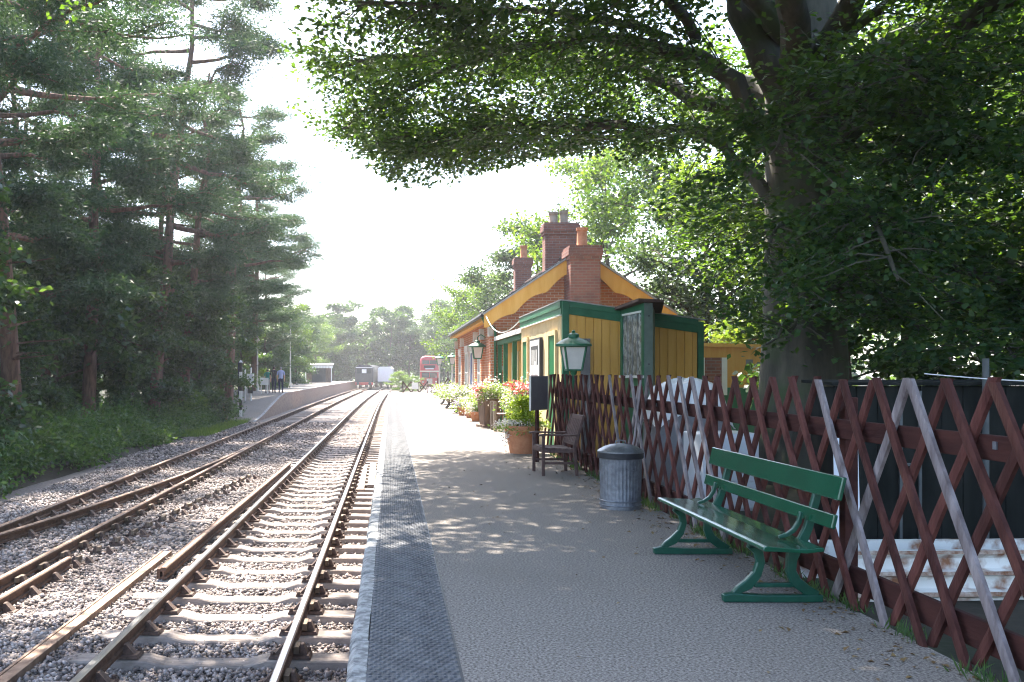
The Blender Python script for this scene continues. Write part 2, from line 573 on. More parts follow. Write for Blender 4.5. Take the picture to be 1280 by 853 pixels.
def unit(a):
    return a / np.maximum(np.linalg.norm(a, axis=-1, keepdims=True), 1e-9)


def leaf_arrays(C, N, T, Ln, Wd, fold=0.12, six=False):
    """leaf blades: C base points, N normals, T directions"""
    N = unit(N)
    T = unit(T - N * np.sum(T * N, axis=1, keepdims=True))
    B = np.cross(N, T)
    Ln = Ln[:, None]
    Wd = Wd[:, None]
    n = len(C)
    if six:
        P = [C, C + T * Ln * .28 + B * Wd * .46 + N * Wd * fold, C + T * Ln * .66 + B * Wd * .40 + N * Wd * fold,
             C + T * Ln - N * Ln * .08, C + T * Ln * .66 - B * Wd * .40 + N * Wd * fold, C + T * Ln * .28 - B * Wd * .46 + N * Wd * fold]
        V = np.stack(P, axis=1).reshape(-1, 3)
        i = np.arange(n)[:, None] * 6
        F = np.concatenate([i + np.array([[0, 1, 2, 3]]), i + np.array([[0, 3, 4, 5]])], axis=0)
    else:
        P = [C, C + T * Ln * .45 + B * Wd * .5 + N * Wd * fold, C + T * Ln, C + T * Ln * .45 - B * Wd * .5 + N * Wd * fold]
        V = np.stack(P, axis=1).reshape(-1, 3)
        F = np.arange(n * 4).reshape(-1, 4)
    return V, F


def blob_leaves(rng, centers, radii, per, flat, ln, wd, upbias=0.6, six=False, outward=None):
    """leaves scattered round cluster centres"""
    C = np.repeat(centers, per, axis=0)
    Rd = np.repeat(radii, per)[:, None]
    n = len(C)
    off = rng.normal(size=(n, 3)) * 0.5
    off[:, 2] *= flat
    P = C + off * Rd
    N = rng.normal(size=(n, 3)) * 0.55
    N[:, 2] += upbias
    T = rng.normal(size=(n, 3)) + off * 1.2
    T[:, 2] *= 0.5
    T[:, 2] -= 0.25
    Ln = ln * rng.uniform(.65, 1.25, n)
    Wd = wd * rng.uniform(.7, 1.2, n)
    return leaf_arrays(P, N, T, Ln, Wd, six=six)


# ------------------------------------------------------------------ the setting: ground, platforms, track
def cs(y):
    """the line bends gently to the right far away"""
    return 0.00015 * max(0.0, y - 50.0) ** 2


def gz(x, y):
    if x < -7.95:
        return -0.95 + 0.02 * min(30, -8 - x) + 0.08 * math.sin(x * .9) * math.cos(y * .35)
    if x < -0.1:
        return -1.3
    if y < 71.5:
        return -1.3 if x < 3.02 else -0.16 + 0.03 * math.sin(x * 2.1 + y)
    return -0.62


xs = [-620, -300, -150, -80, -50, -35, -28, -22, -18, -15, -13, -11, -9.6, -8.6, -7.9, -4, -0.15, 3.0, 3.04, 4, 5, 6, 8, 10, 13, 17, 22, 30, 45, 80, 150, 300, 620]
ys = [-620, -200, -60, -20] + list(np.arange(-8, 71, 4.0)) + [71.4, 71.6] + list(np.arange(75, 160, 8.0)) + [200, 300, 620]
b = MB()
for y in ys:
    for x in xs:
        b.V.append((x, y, gz(x, y)))
nx = len(xs)
for j in range(len(ys) - 1):
    for i in range(nx - 1):
        b.F.append((j * nx + i, j * nx + i + 1, (j + 1) * nx + i + 1, (j + 1) * nx + i))
        b.I.append(0)
props(b.build('ground', 'earth'), kind='structure')

# --- near platform: surface, brick face, pavers and coping stones
EDGE = -0.236
plat = MB().box(EDGE + 0.11, 3.03, -6, 71.5, -1.28, -0.0).build('platform', 'asphalt')
props(plat, kind='structure')
MB().box(EDGE + 0.06, EDGE + 0.108, -6, 71.5, -1.28, -0.09).build('brick_face', 'platform_brick', plat)
pv = MB()
PW, PL = 0.478, 0.594
pv.box(0, PW, 0, PL, -0.05, 0.005)
nc, nr = 10, 15
for r_ in range(nr):
    for c_ in range(nc):
        cx = (c_ + 0.5 + (0.25 if r_ % 2 else -0.25)) * PW / nc
        cy = (r_ + 0.5) * PL / nr
        a_, b_, h_ = PW / nc * 0.44, PL / nr * 0.47, 0.0105
        bt = [(cx - a_, cy, 0.0052), (cx, cy - b_, 0.0052), (cx + a_, cy, 0.0052), (cx, cy + b_, 0.0052)]
        tp = [(cx - a_ * .6, cy, h_), (cx, cy - b_ * .6, h_), (cx + a_ * .6, cy, h_), (cx, cy + b_ * .6, h_)]
        n0 = len(pv.V)
        pv.V += bt + tp
        for f in [(4, 5, 6, 7), (0, 1, 5, 4), (1, 2, 6, 5), (2, 3, 7, 6), (3, 0, 4, 7)]:
            pv.F.append(tuple(n0 + i for i in f))
            pv.I.append(0)
pv_me = pv.mesh('paver', 'paver')
cpm = []
for v in range(4):
    rr = random.Random(v)
    c_ = MB()
    prof = [(0, -0.09), (0.0, -0.035), (0.012, -0.008), (0.035, 0.004), (0.107, 0.006), (0.107, -0.09)]
    prof = [(x + rr.uniform(-.003, .003), z + rr.uniform(-.002, .002)) for x, z in prof]
    nn = 5
    for i in range(nn):
        y = i * 0.594 / (nn - 1)
        c_.V += [(x + rr.uniform(-.004, .004) * (k < 4), y, z + rr.uniform(-.002, .002)) for k, (x, z) in enumerate(prof)]
    k = len(prof)
    for i in range(nn - 1):
        for j in range(k):
            j2 = (j + 1) % k
            c_.F.append((i * k + j, i * k + j2, (i + 1) * k + j2, (i + 1) * k + j))
            c_.I.append(0)
    c_.F += [tuple(range(k)), tuple(range((nn - 1) * k, nn * k))]
    c_.I += [0, 0]
    cpm.append(c_.mesh('coping_stone', 'coping'))
rr = random.Random(3)
for i in range(120):
    y = 0.5 + i * 0.6
    if y > 71:
        break
    link('edge_paver', pv_me, plat, (EDGE + 0.11, y, rr.uniform(-.002, .003)))
    link('coping_stone', cpm[i % 4], plat, (EDGE + rr.uniform(-.005, .005), y, rr.uniform(-.003, .004)))
# dark joint between pavers and asphalt, a worn patch line
MB().box(EDGE + 0.589, EDGE + 0.604, -6, 71.4, -0.02, 0.003).build('joint_strip', 'black_rubber', plat)

# --- far platform with its ramp
b = MB()
fy = [46.5, 49.5, 52, 54.5, 57, 59.5] + list(np.arange(63, 150, 6.0))


def fz(y):
    t = min(1, max(0, (y - 47.5) / 11.0))
    return -0.93 + t * 1.16


for y in fy:
    e = -6.85 + cs(y)
    b.V += [(-12.5, y, fz(y)), (e - 0.16, y, fz(y)), (e - 0.16, y, fz(y) + .006), (e, y, fz(y) + .004), (e, y, -1.3)]
for i in range(len(fy) - 1):
    for j in range(4):
        if j == 1:
            continue
        b.F.append((i * 5 + j, i * 5 + j + 1, (i + 1) * 5 + j + 1, (i + 1) * 5 + j))
        b.I.append({0: 0, 2: 1, 3: 2}[j])
fp = b.build('far_platform', ['asphalt', 'coping', 'platform_brick'])
props(fp, kind='structure')

# --- track bed and loose ballast
BX = [-8.7, -7.6, -6.9, -6.1, -5.2, -4.3, -3.6, -3.05, -2.8, -2.6, -2.35, -1.64, -0.92, -0.6, -0.24]
BZ = [-1.12, -1.0, -0.975, -0.965, -0.972, -0.965, -0.965, -0.97, -0.985, -1.03, -1.045, -1.05, -1.045, -1.05, -1.06]


def bz(x):
    return np.interp(x, BX, BZ)


b = MB()
by = list(np.arange(-6, 60, 1.0)) + list(np.arange(60, 200, 5.0))
rng = np.random.default_rng(5)
for y in by:
    for x in BX:
        right = 1.2 if (y > 72 and x > -0.5) else 0
        b.V.append((x + cs(y) + right, y, bz(x) + rng.uniform(-.012, .012)))
k = len(BX)
for i in range(len(by) - 1):
    for j in range(k - 1):
        b.F.append((i * k + j, i * k + j + 1, (i + 1) * k + j + 1, (i + 1) * k + j))
        b.I.append(0)
props(b.build('track_bed', 'ballast_bed'), kind='structure')


def scatter_stones(rng, n, x0, x1, y0, y1, smin, smax, power=1.0):
    u = rng.uniform(0, 1, n) ** power
    y = y0 + (y1 - y0) * u
    x = rng.uniform(x0, x1, n)
    s = rng.uniform(smin, smax, n)
    z = bz(x) + s * 0.25 + rng.uniform(-.01, .016, n)
    base = np.array([[1, 0, 0], [0, 1, 0], [-1, 0, 0], [0, -1, 0], [0, 0, .8], [0, 0, -.8]], float)
    V = base[None] * rng.uniform(.6, 1.25, (n, 6, 1)) * s[:, None, None] * 0.62
    ang = rng.uniform(0, 2 * PI, n)
    tl = rng.uniform(-.7, .7, n)
    ca, sa, ct, st = np.cos(ang), np.sin(ang), np.cos(tl), np.sin(tl)
    X = V[..., 0] * ct[:, None] - V[..., 2] * st[:, None]
    Z = V[..., 0] * st[:, None] + V[..., 2] * ct[:, None]
    Y = V[..., 1]
    V = np.stack([X * ca[:, None] - Y * sa[:, None], X * sa[:, None] + Y * ca[:, None], Z], axis=-1)
    V += np.stack([x, y, z], axis=-1)[:, None, :]
    f = np.array([[0, 1, 4], [1, 2, 4], [2, 3, 4], [3, 0, 4], [1, 0, 5], [2, 1, 5], [3, 2, 5], [0, 3, 5]])
    F = (np.arange(n)[:, None, None] * 6 + f[None]).reshape(-1, 3)
    return V.reshape(-1, 3), F


rng = np.random.default_rng(11)
parts = [scatter_stones(rng, 34000, -4.6, -0.26, 4.2, 12.5, .022, .058),
         scatter_stones(rng, 30000, -7.6, -0.26, 11.5, 26.0, .03, .07, 1.15),
         scatter_stones(rng, 9000, -8.2, -0.26, 26.0, 46.0, .05, .10)]
Vs, Fs, o_ = [], [], 0
for v_, f_ in parts:
    Vs.append(v_)
    Fs.append(f_ + o_)
    o_ += len(v_)
props(link('ballast', fast_mesh('ballast', np.concatenate(Vs), np.concatenate(Fs), 'stone_chip')),
      'pale crushed stone ballast spread between and around the rails', 'ballast', kind='stuff')

RT = -0.77          # top of rail
RPROF = [(-.035, -.014), (-.024, 0), (.024, 0), (.035, -.014), (.035, -.045), (.011, -.058), (.011, -.108), (.035, -.118), (.035, -.145),
         (-.035, -.145), (-.035, -.118), (-.011, -.108), (-.011, -.058), (-.035, -.045)]


def rail(name, path, parent, top='rail_polish', zt=RT, flat=False):
    """path: list of (x, y)"""
    b = MB()
    k = len(RPROF)
    n = len(path)
    for i, (x, y) in enumerate(path):
        x0, y0 = path[max(i - 1, 0)]
        x1, y1 = path[min(i + 1, n - 1)]
        d = Vector((x1 - x0, y1 - y0)).normalized()
        nx_, ny_ = d.y, -d.x
        for (u, w) in RPROF:
            b.V.append((x + nx_ * u, y + ny_ * u, zt + w))
    for i in range(n - 1):
        for j in range(k):
            j2 = (j + 1) % k
            b.F.append((i * k + j, i * k + j2, (i + 1) * k + j2, (i + 1) * k + j))
            b.I.append(1 if j in (0, 1, 2) else 0)
    b.F += [tuple(range(k)), tuple(range((n - 1) * k, n * k))]
    b.I += [0, 0]
    return b.build(name, ['rail_rust', top], parent)


def straight(x, y0, y1):
    ys_ = [y0] + [y for y in np.arange(math.ceil(y0 + .5), y1 - .5, 3.0)] + [y1]
    return [(x + cs(y), y) for y in ys_]


# shared meshes: sleepers, rail chairs
def pale_sleeper(seed):
    rr = random.Random(seed)
    b = MB()
    st = [(-1.27, 0), (-1.0, 0.0), (-.92, .0), (-.52, 0), (-.36, -.042), (.36, -.045), (.52, 0), (.92, 0), (1.0, 0), (1.27, -.004)]
    for x, dz in st:
        w = .125 + rr.uniform(-.006, .006)
        z = dz + rr.uniform(-.004, .004)
        b.V += [(x, -w - .025, -.17), (x, -w, z - .012), (x, -w + .015, z), (x, w - .015, z), (x, w, z - .012), (x, w + .025, -.17)]
    for i in range(len(st) - 1):
        for j in range(6):
            j2 = (j + 1) % 6
            b.F.append((i * 6 + j, i * 6 + j2, (i + 1) * 6 + j2, (i + 1) * 6 + j))
            b.I.append(0)
    e = (len(st) - 1) * 6
    b.F += [tuple(range(6)), tuple(range(e, e + 6))]
    b.I += [0, 0]
    return b.mesh('sleeper', 'sleeper_pale', smooth=False)


def wood_sleeper(seed):
    rr = random.Random(seed)
    b = MB()
    st = [-1.3, -.7, 0, .7, 1.3]
    for x in st:
        w = .125 + rr.uniform(-.012, .012)
        z = rr.uniform(-.008, .006)
        o = rr.uniform(-.01, .01)
        b.V += [(x, -w + o, -.13), (x, -w + o, z - .012), (x, -w + .015 + o, z), (x, w - .015 + o, z), (x, w + o, z - .012), (x, w + o, -.13)]
    for i in range(len(st) - 1):
        for j in range(6):
            j2 = (j + 1) % 6
            b.F.append((i * 6 + j, i * 6 + j2, (i + 1) * 6 + j2, (i + 1) * 6 + j))
            b.I.append(0)
    e = (len(st) - 1) * 6
    b.F += [tuple(range(6)), tuple(range(e, e + 6))]
    b.I += [0, 0]
    return b.mesh('sleeper', 'sleeper_wood')


def chair_mesh(seed):
    b = MB()
    b.hexa([(-.185, -.1, 0), (.185, -.1, 0), (.185, .1, 0), (-.185, .1, 0)], [(-.17, -.085, .03), (.17, -.085, .03), (.17, .085, .03), (-.17, .085, .03)])
    b.hexa([(-.155, -.06, .028), (-.085, -.06, .028), (-.085, .06, .028), (-.155, .06, .028)], [(-.118, -.04, .115), (-.09, -.04, .115), (-.09, .04, .115), (-.118, .04, .115)])
    b.hexa([(.04, -.055, .028), (.14, -.055, .028), (.14, .055, .028), (.04, .055, .028)], [(.038, -.04, .11), (.062, -.04, .11), (.062, .04, .11), (.038, .04, .11)])
    for sx, sy in ((-.15, -.075), (.15, .075)):
        b.lathe([(.02, .028), (.02, .055), (.01, .06)], (sx, sy, 0), 6)
    b.mat(1)
    b.beam((-.062, -.09, .08), (-.062, .11, .08), .045, .06)
    return b.mesh('rail_chair', ['chair_iron', 'key_wood'])


PS = [pale_sleeper(i) for i in range(5)]
WS = [wood_sleeper(i + 20) for i in range(5)]
CH = chair_mesh(0)
rr = random.Random(9)
far_chairs = {}


def make_track(name, xc, sleepers, ztop, y0, y1, step, top):
    t = empty(name, (xc, 0, RT))
    t['kind'] = 'structure'
    y = y0
    G = 0.7525
    far = MB()
    while y < y1:
        x = cs(y)
        link('sleeper', random.choice(sleepers), t, (x + rr.uniform(-.02, .02), y, ztop - RT + rr.uniform(-.006, .006)), (0, 0, rr.uniform(-.012, .012)))
        for s in (-1, 1):
            if y < 36:
                link('rail_chair', CH, t, (x + s * G, y, -.183), (0, 0, (PI if s > 0 else 0) + rr.uniform(-.03, .03)))
            else:
                far.box(x + s * G - .17, x + s * G + .17, y - .09, y + .09, -.19, -.15)
                far.box(x + s * G - .12, x + s * G + .1, y - .06, y + .06, -.15, -.04)
        y += step * rr.uniform(.97, 1.03)
    fo = far.build('distant_rail_chairs', 'chair_iron', t)
    fo['kind'] = 'stuff'
    for s in (-1, 1):
        rl = rail('rail', [(x + s * G, y_) for x, y_ in straight(0, -3, 150)], t, top, 0.0)
    return t


tr1 = make_track('railway_track', -1.64, PS, -0.955, 3.7, 118, 0.74, 'rail_polish')
tr2 = make_track('railway_track', -5.19, WS, -0.957, 6.4, 118, 0.74, 'rail_dull')

# diverging rail that closes up to the second track, with its chairs
tn = empty('turnout_rail', (-5.2, 20, RT))
props(tn, 'rusty rail curving away from the second track on dark chairs', 'rail')
pth = []
for y in np.arange(7, 30.1, 1.0):
    x = -4.53 - 0.0030 * max(0, 29 - y) ** 2.15
    pth.append((x + 5.2, y - 20))
rail('rail', pth, tn, 'rail_dull', 0.0)
for i in range(0, len(pth) - 3):
    link('rail_chair', CH, tn, (pth[i][0], pth[i][1], -.183), (0, 0, rr.uniform(-.05, .05)))

# short disused rail beside the second track
dn = empty('disused_rail', (-4.08, 9, RT))
props(dn, 'short disused rail end held in cast iron chairs close beside the second track', 'rail')
rail('rail', [(0.06, -5), (0, 0), (-.02, 2.7)], dn, 'rail_dull', -0.02)
for i in range(9):
    link('rail_chair', CH, dn, (0.03 - i * .005, -3 + i * .72, -.19), (0, 0, rr.uniform(-.08, .08)))

# row of empty chairs where a crossover rail was lifted
for i in range(15):
    t = i / 14
    y = 12.0 + t * 9.6
    x = -4.02 + .75 * t
    o = link('empty_rail_chair', CH, None, (x, y, -.955), (rr.uniform(-.08, .08), rr.uniform(-.08, .08), rr.uniform(-.2, .2)))
    props(o, 'empty rusty cast iron rail chair in the row between the two tracks', 'rail chair', 'empty chairs of a lifted rail')
for i in range(22):
    y = 6.6 + i * .74
    o = link('buried_sleeper', WS[i % 5], None, (-3.45 + rr.uniform(-.12, .12), y, -.948 + rr.uniform(-.006, .006)), (0, 0, rr.uniform(-.03, .03)), (.32 + rr.uniform(-.06, .06), 1, 1))
    props(o, 'pale timber sleeper end half buried in the ballast between the tracks', 'sleeper', 'half buried sleepers between the tracks')

# two loose rails lying in the ballast
lr = empty('loose_rail', (-3.1, 9, -0.9))
props(lr, 'loose brown rail lying flat on the ballast between the tracks', 'rail')
b = MB()
for (x0, z0, x1, z1) in ((-.075, -.06, -.045, .012), (-.045, -.02, .035, .004), (.035, -.06, .075, .012)):
    b.hexa([(x0 - .03, -5.5, z0), (x1 - .03, -5.5, z0), (x1 + .02, 3.6, z0), (x0 + .02, 3.6, z0)], [(x0 - .03, -5.5, z1), (x1 - .03, -5.5, z1), (x1 + .02, 3.6, z1), (x0 + .02, 3.6, z1)])
b.build('rail_body', 'rail_dull', lr, bevel=.006)
lr = empty('check_rail', (-2.72, 15, RT - .05))
props(lr, 'spare rail lying alongside the inner rail of the platform track', 'rail')
rail('rail_head', [(-.03, -3.9), (0.0, 0), (.08, 9)], lr, 'rail_dull', 0.02)
b = MB()
b.hexa([(-.11, -3.9, -.12), (-.07, -3.9, -.12), (.04, 9, -.12), (0, 9, -.12)], [(-.11, -3.9, .0), (-.07, -3.9, .0), (.04, 9, .0), (0, 9, .0)])
b.build('rail_flange', 'rail_rust', lr)
for i, lab in enumerate(('pale concrete trough lid lying close beside the running rail', 'pale concrete trough lid lying against the platform face')):
    o = MB().box(-.08, .08, 0, 5.2, -.03, .03).build('cable_trough', 'sleeper_pale', None, loc=(-.66 + .22 * i, 19.5 + i * .8, -.955), rot=(0, 0, .01))
    props(o, lab, 'trough', 'trough lids below the platform edge')

# left cess path edge: low wooden posts
for (px, Y, h, lab) in ((61, 28.2, .95, 'weathered wooden marker post standing in the nettles'), (165, 43.7, 1.0, 'thin wooden post at the foot of the shrubs by the pines')):
    x = (px - VPX) / FPX * Y
    p = MB()
    p.hexa([(-.055, -.055, -.3), (.055, -.055, -.3), (.055, .055, -.3), (-.055, .055, -.3)], [(-.05, -.05, h), (.05, -.05, h - .02), (.05, .05, h), (-.05, .05, h + .03)])
    props(p.build('wooden_post', 'post_wood', None, bevel=.008, loc=(x, Y, gz(x, Y)), rot=(.03, -.02, .2)), lab, 'post')


# ------------------------------------------------------------------ lattice fence
FX = 3.06
fence = empty('lattice_fence', (FX, 10.0, 0))
props(fence, 'rustic red brown diagonal lattice fence along the back of the platform', 'fence')
rr = random.Random(21)
LEAN, FH = 0.94, 1.515


def slat_mesh(sign, seed):
    r = random.Random(seed)
    n = 5
    b = MB()
    w, t = .036, .015
    for i in range(n):
        u = i / (n - 1)
        z = .0 + u * FH
        y = sign * LEAN * (1 - u) + (r.uniform(-.008, .008) if 0 < i < n - 1 else 0)
        ww = w * r.uniform(.9, 1.08)
        dx = r.uniform(-.004, .004)
        b.V += [(dx - t * .55, y - ww, z), (dx - t, y - ww * .35, z), (dx - t, y + ww * .35, z), (dx - t * .55, y + ww, z), (dx + t, y + ww, z), (dx + t, y - ww, z)]
    for i in range(n - 1):
        for j in range(6):
            j2 = (j + 1) % 6
            b.F.append((i * 6 + j, i * 6 + j2, (i + 1) * 6 + j2, (i + 1) * 6 + j))
            b.I.append(0)
    e = (n - 1) * 6
    b.F += [tuple(range(6)), tuple(range(e, e + 6))]
    b.I += [0, 0]
    return b


slm = {}
for sg in (-1, 1):
    for mt in ('fence_red', 'fence_grey'):
        slm[(sg, mt)] = [slat_mesh(sg, 50 + i + (100 if sg > 0 else 0)).mesh('slat', mt) for i in range(3)]
SP = 0.39
n_s = 43
greys = {5.37, 6.55, 5.75}
for i in range(n_s):
    yt = 1.08 + i * SP
    for sg in (-1, 1):
        mt = 'fence_red'
        px_top = VPX + FPX * FX / yt
        if sg < 0 and (abs(px_top - 1150) < 22 or abs(px_top - 1030) < 14 or abs(px_top - 845) < 9 or abs(px_top - 862) < 8 or abs(px_top - 765) < 4):
            mt = 'fence_grey'
        elif rr.random() < .05:
            mt = 'fence_grey'
        off = 0.0 if sg < 0 else 0.05
        link('slat', slm[(sg, mt)][rr.randrange(3)], fence,
             (-.045 if sg < 0 else -.012, yt - 10 + off + rr.uniform(-.02, .02), rr.uniform(-.015, .012)),
             (rr.uniform(-.016, .016), rr.uniform(-.008, .008), 0))
for z0, h in ((1.10, .13), (.10, .16)):
    MB().hexa([(.006, -9.7, z0), (.046, -9.7, z0), (.046, 7.3, z0), (.006, 7.3, z0)],
              [(.006, -9.7, z0 + h), (.046, -9.7, z0 + h), (.046, 7.3, z0 + h), (.006, 7.3, z0 + h)]).build('rail', 'fence_rail', fence, bevel=.006)
for i in range(7):
    y = -9.1 + i * 2.7
    MB().box(.048, .14, y, y + .09, -.3, 1.38).build('post', 'fence_rail', fence, bevel=.008)
for i, y in enumerate((-5.35, -3.6, .6, 4.2)):
    MB().box(-.002, .005, y, y + .03, 1.16, 1.2).build('bracket', 'galvanised', fence)

# ------------------------------------------------------------------ green platform bench (faces the track)
bench = empty('platform_bench', (2.6, 7.05, 0))
props(bench, 'glossy green wooden slatted bench with scrolled cast iron ends by the lattice fence', 'bench')
bx, byy = 2.6, 7.05
Y0, Y1 = 5.88 - byy, 8.23 - byy
# seat: one wide board, gently dished, rounded front
b = MB()
prof = [(-.215, .405), (-.222, .418), (-.215, .432), (-.195, .438), (-.08, .428), (.06, .42), (.16, .432), (.17, .425), (.17, .405), (.06, .392), (-.08, .40)]
b.prism([(x, z) for x, z in reversed(prof)], 'y', Y0, Y1)
b.build('seat', 'bench_green', bench, bevel=.005)


def back_board(z0, z1):
    def X(z):
        return .20 + (z - .43) * .235
    t = .028
    b = MB()
    b.hexa([(X(z0) - t, Y0 - .02, z0), (X(z0), Y0 - .02, z0 - .006), (X(z0), Y1 + .02, z0 - .006), (X(z0) - t, Y1 + .02, z0)],
           [(X(z1) - t, Y0 - .02, z1), (X(z1), Y0 - .02, z1 - .006), (X(z1), Y1 + .02, z1 - .006), (X(z1) - t, Y1 + .02, z1)])
    return b


back_board(.735, .885).build('back_board', 'bench_green', bench, bevel=.007)
back_board(.555, .645).build('back_board', 'bench_green', bench, bevel=.007)


def bench_end(yc):
    e = empty('end_frame', (0, yc, 0), 0, bench)
    a, c = -.028, .028
    b = MB()
    b.stroke([(-.36, .028), (-.30, .034), (-.1, .026), (.2, .026), (.31, .028)], [.05, .062, .05, .05, .05], 'y', a, c)
    b.build('foot', 'iron_green', e, bevel=.008)
    b = MB()
    b.stroke([(-.28, .05), (-.25, .085), (-.19, .12), (-.13, .19), (-.105, .27), (-.12, .34), (-.165, .40)], [.05, .055, .07, .06, .055, .06, .085], 'y', a * .8, c * .8)
    b.build('front_leg', 'iron_green', e, bevel=.008)
    b = MB()
    b.stroke([(.28, .05), (.20, .085), (.13, .14), (.10, .21), (.105, .29), (.135, .40)], [.05, .07, .075, .065, .07, .11], 'y', a * .8, c * .8)
    b.build('rear_leg', 'iron_green', e, bevel=.008)
    b = MB()
    b.stroke([(-.15, .115), (.13, .115)], [.03, .03], 'y', a * .6, c * .6)
    b.stroke([(-.19, .385), (0, .372), (.19, .385)], [.045, .04, .06], 'y', a * .8, c * .8)
    b.build('stretcher', 'iron_green', e, bevel=.006)
    b = MB()
    b.stroke([(.16, .38), (.215, .50), (.265, .68), (.31, .86)], [.075, .06, .055, .05], 'y', a * .7, c * .7)
    b.build('back_support', 'iron_green', e, bevel=.008)
    b = MB()
    b.stroke([(.02, .438), (.07, .452), (.12, .485), (.155, .54), (.17, .61)], [.022, .026, .03, .03, .022], 'y', a * .6, c * .6)
    b.build('scroll_bracket', 'iron_green', e, bevel=.006)


bench_end(6.22 - byy)
bench_end(7.86 - byy)

# ------------------------------------------------------------------ dustbin
bn = empty('dustbin', (2.63, 10.55, 0))
props(bn, 'ribbed galvanised dustbin with dished lid beside the lattice fence', 'bin')


def flute(i, t, r):
    return r + (.0045 * max(-.3, math.cos(t * 36)) if 3 <= i <= 5 else 0)


MB().lathe([(.205, 0), (.225, .0), (.228, .05), (.222, .07), (.228, .30), (.234, .53), (.240, .57), (.246, .575), (.246, .60), (.24, .60)], k=144, mod=flute).build('body', 'galvanised', bn, smooth=True)
for z in (.045, .095):
    MB().tube([(.232 * math.cos(t), .232 * math.sin(t), z) for t in np.linspace(0, 2 * PI, 40)], .008, 6).build('hoop', 'galvanised', bn, smooth=True)
MB().lathe([(.246, .575), (.256, .575), (.258, .64), (.25, .645), (.246, .645)], k=48).build('rim_band', 'black_rubber', bn, smooth=True)
MB().lathe([(.25, .635), (.262, .64), (.262, .655), (.24, .668), (.19, .70), (.12, .725), (.06, .735), (.005, .737)], k=60,
           mod=lambda i, t, r: r * (1 + (.035 * math.cos(5 * t) if 3 <= i <= 5 else 0))).build('lid', 'lid_metal', bn, smooth=True)
MB().tube([(-.06, 0, .73), (-.055, 0, .765), (0, 0, .775), (.055, 0, .765), (.06, 0, .73)], .009, 6).build('lid_handle', 'lid_metal', bn, smooth=True)
for s in (-PI / 2 + .25, PI / 2 + .25):
    ca, sa = math.cos(s), math.sin(s)
    MB().tube([(ca * .235 - sa * u, sa * .235 + ca * u, .46 + w) for u, w in ((-.06, .04), (-.06, 0), (0, -.012), (.06, 0), (.06, .04))], .008, 6).build('side_handle', 'galvanised', bn, smooth=True)
    if False:
        pass
# pale stick leaning out against the fence behind the bin
props(MB().tube([(2.72, 10.85, .02), (2.9, 10.95, .8), (2.985, 11.0, 1.46)], .013, 6).build('broom_handle', 'fence_grey', None, smooth=True),
      'pale wooden broom handle leaning on the lattice behind the dustbin', 'broom handle')

# ------------------------------------------------------------------ wooden armchair facing the track
ch = empty('wooden_armchair', (2.53, 14.15, 0), .06)
props(ch, 'brown wooden armchair with slatted back facing the track', 'chair')
W_ = .33
for sy in (-1, 1):
    MB().hexa([(-.29, sy * W_ - .024, 0), (-.245, sy * W_ - .024, 0), (-.245, sy * W_ + .024, 0), (-.29, sy * W_ + .024, 0)],
              [(-.29, sy * W_ - .024, .60), (-.245, sy * W_ - .024, .60), (-.245, sy * W_ + .024, .60), (-.29, sy * W_ + .024, .60)]).build('front_leg', 'teak', ch, bevel=.005)
    MB().hexa([(.22, sy * W_ - .024, 0), (.265, sy * W_ - .024, 0), (.265, sy * W_ + .024, 0), (.22, sy * W_ + .024, 0)],
              [(.18, sy * W_ - .024, .42), (.23, sy * W_ - .024, .42), (.23, sy * W_ + .024, .42), (.18, sy * W_ + .024, .42)]).build('rear_leg', 'teak', ch, bevel=.005)
    MB().hexa([(.18, sy * W_ - .022, .42), (.23, sy * W_ - .022, .42), (.23, sy * W_ + .022, .42), (.18, sy * W_ + .022, .42)],
              [(.325, sy * W_ - .022, .90), (.365, sy * W_ - .022, .90), (.365, sy * W_ + .022, .90), (.325, sy * W_ + .022, .90)]).build('back_post', 'teak', ch, bevel=.005)
    MB().stroke([(-.34, .605), (-.25, .618), (-.05, .612), (.12, .605), (.27, .612)], [.026, .028, .026, .026, .03], 'y', sy * W_ - .035, sy * W_ + .035).build('armrest', 'teak', ch, bevel=.006)
    MB().box(-.25, .2, sy * W_ - .016, sy * W_ + .016, .345, .40).build('side_rail', 'teak', ch, bevel=.004)
    MB().box(-.25, .22, sy * W_ - .012, sy * W_ + .012, .17, .205).build('stretcher', 'teak', ch, bevel=.004)
MB().box(-.285, -.255, -W_ + .02, W_ - .02, .345, .405).build('front_rail', 'teak', ch, bevel=.004)
for i in range(5):
    x = -.275 + i * .098
    MB().hexa([(x, -W_, .402 - i * .004), (x + .088, -W_, .40 - i * .004), (x + .088, W_, .40 - i * .004), (x, W_, .402 - i * .004)],
              [(x, -W_, .424 - i * .004), (x + .088, -W_, .422 - i * .004), (x + .088, W_, .422 - i * .004), (x, W_, .424 - i * .004)]).build('seat_slat', 'teak', ch, bevel=.004)
for i in range(7):
    y = -.285 + i * .095
    MB().hexa([(.215, y - .038, .50), (.232, y - .038, .50), (.232, y + .038, .50), (.215, y + .038, .50)],
              [(.322, y - .038, .845), (.339, y - .038, .845), (.339, y + .038, .845), (.322, y + .038, .845)]).build('back_slat', 'teak', ch, bevel=.003)
MB().hexa([(.318, -W_ + .0225, .84), (.352, -W_ + .0225, .84), (.352, W_ - .0225, .84), (.318, W_ - .0225, .84)],
          [(.337, -W_ + .0225, .905), (.37, -W_ + .0225, .905), (.37, W_ - .0225, .905), (.337, W_ - .0225, .905)]).build('top_rail', 'teak', ch, bevel=.006)
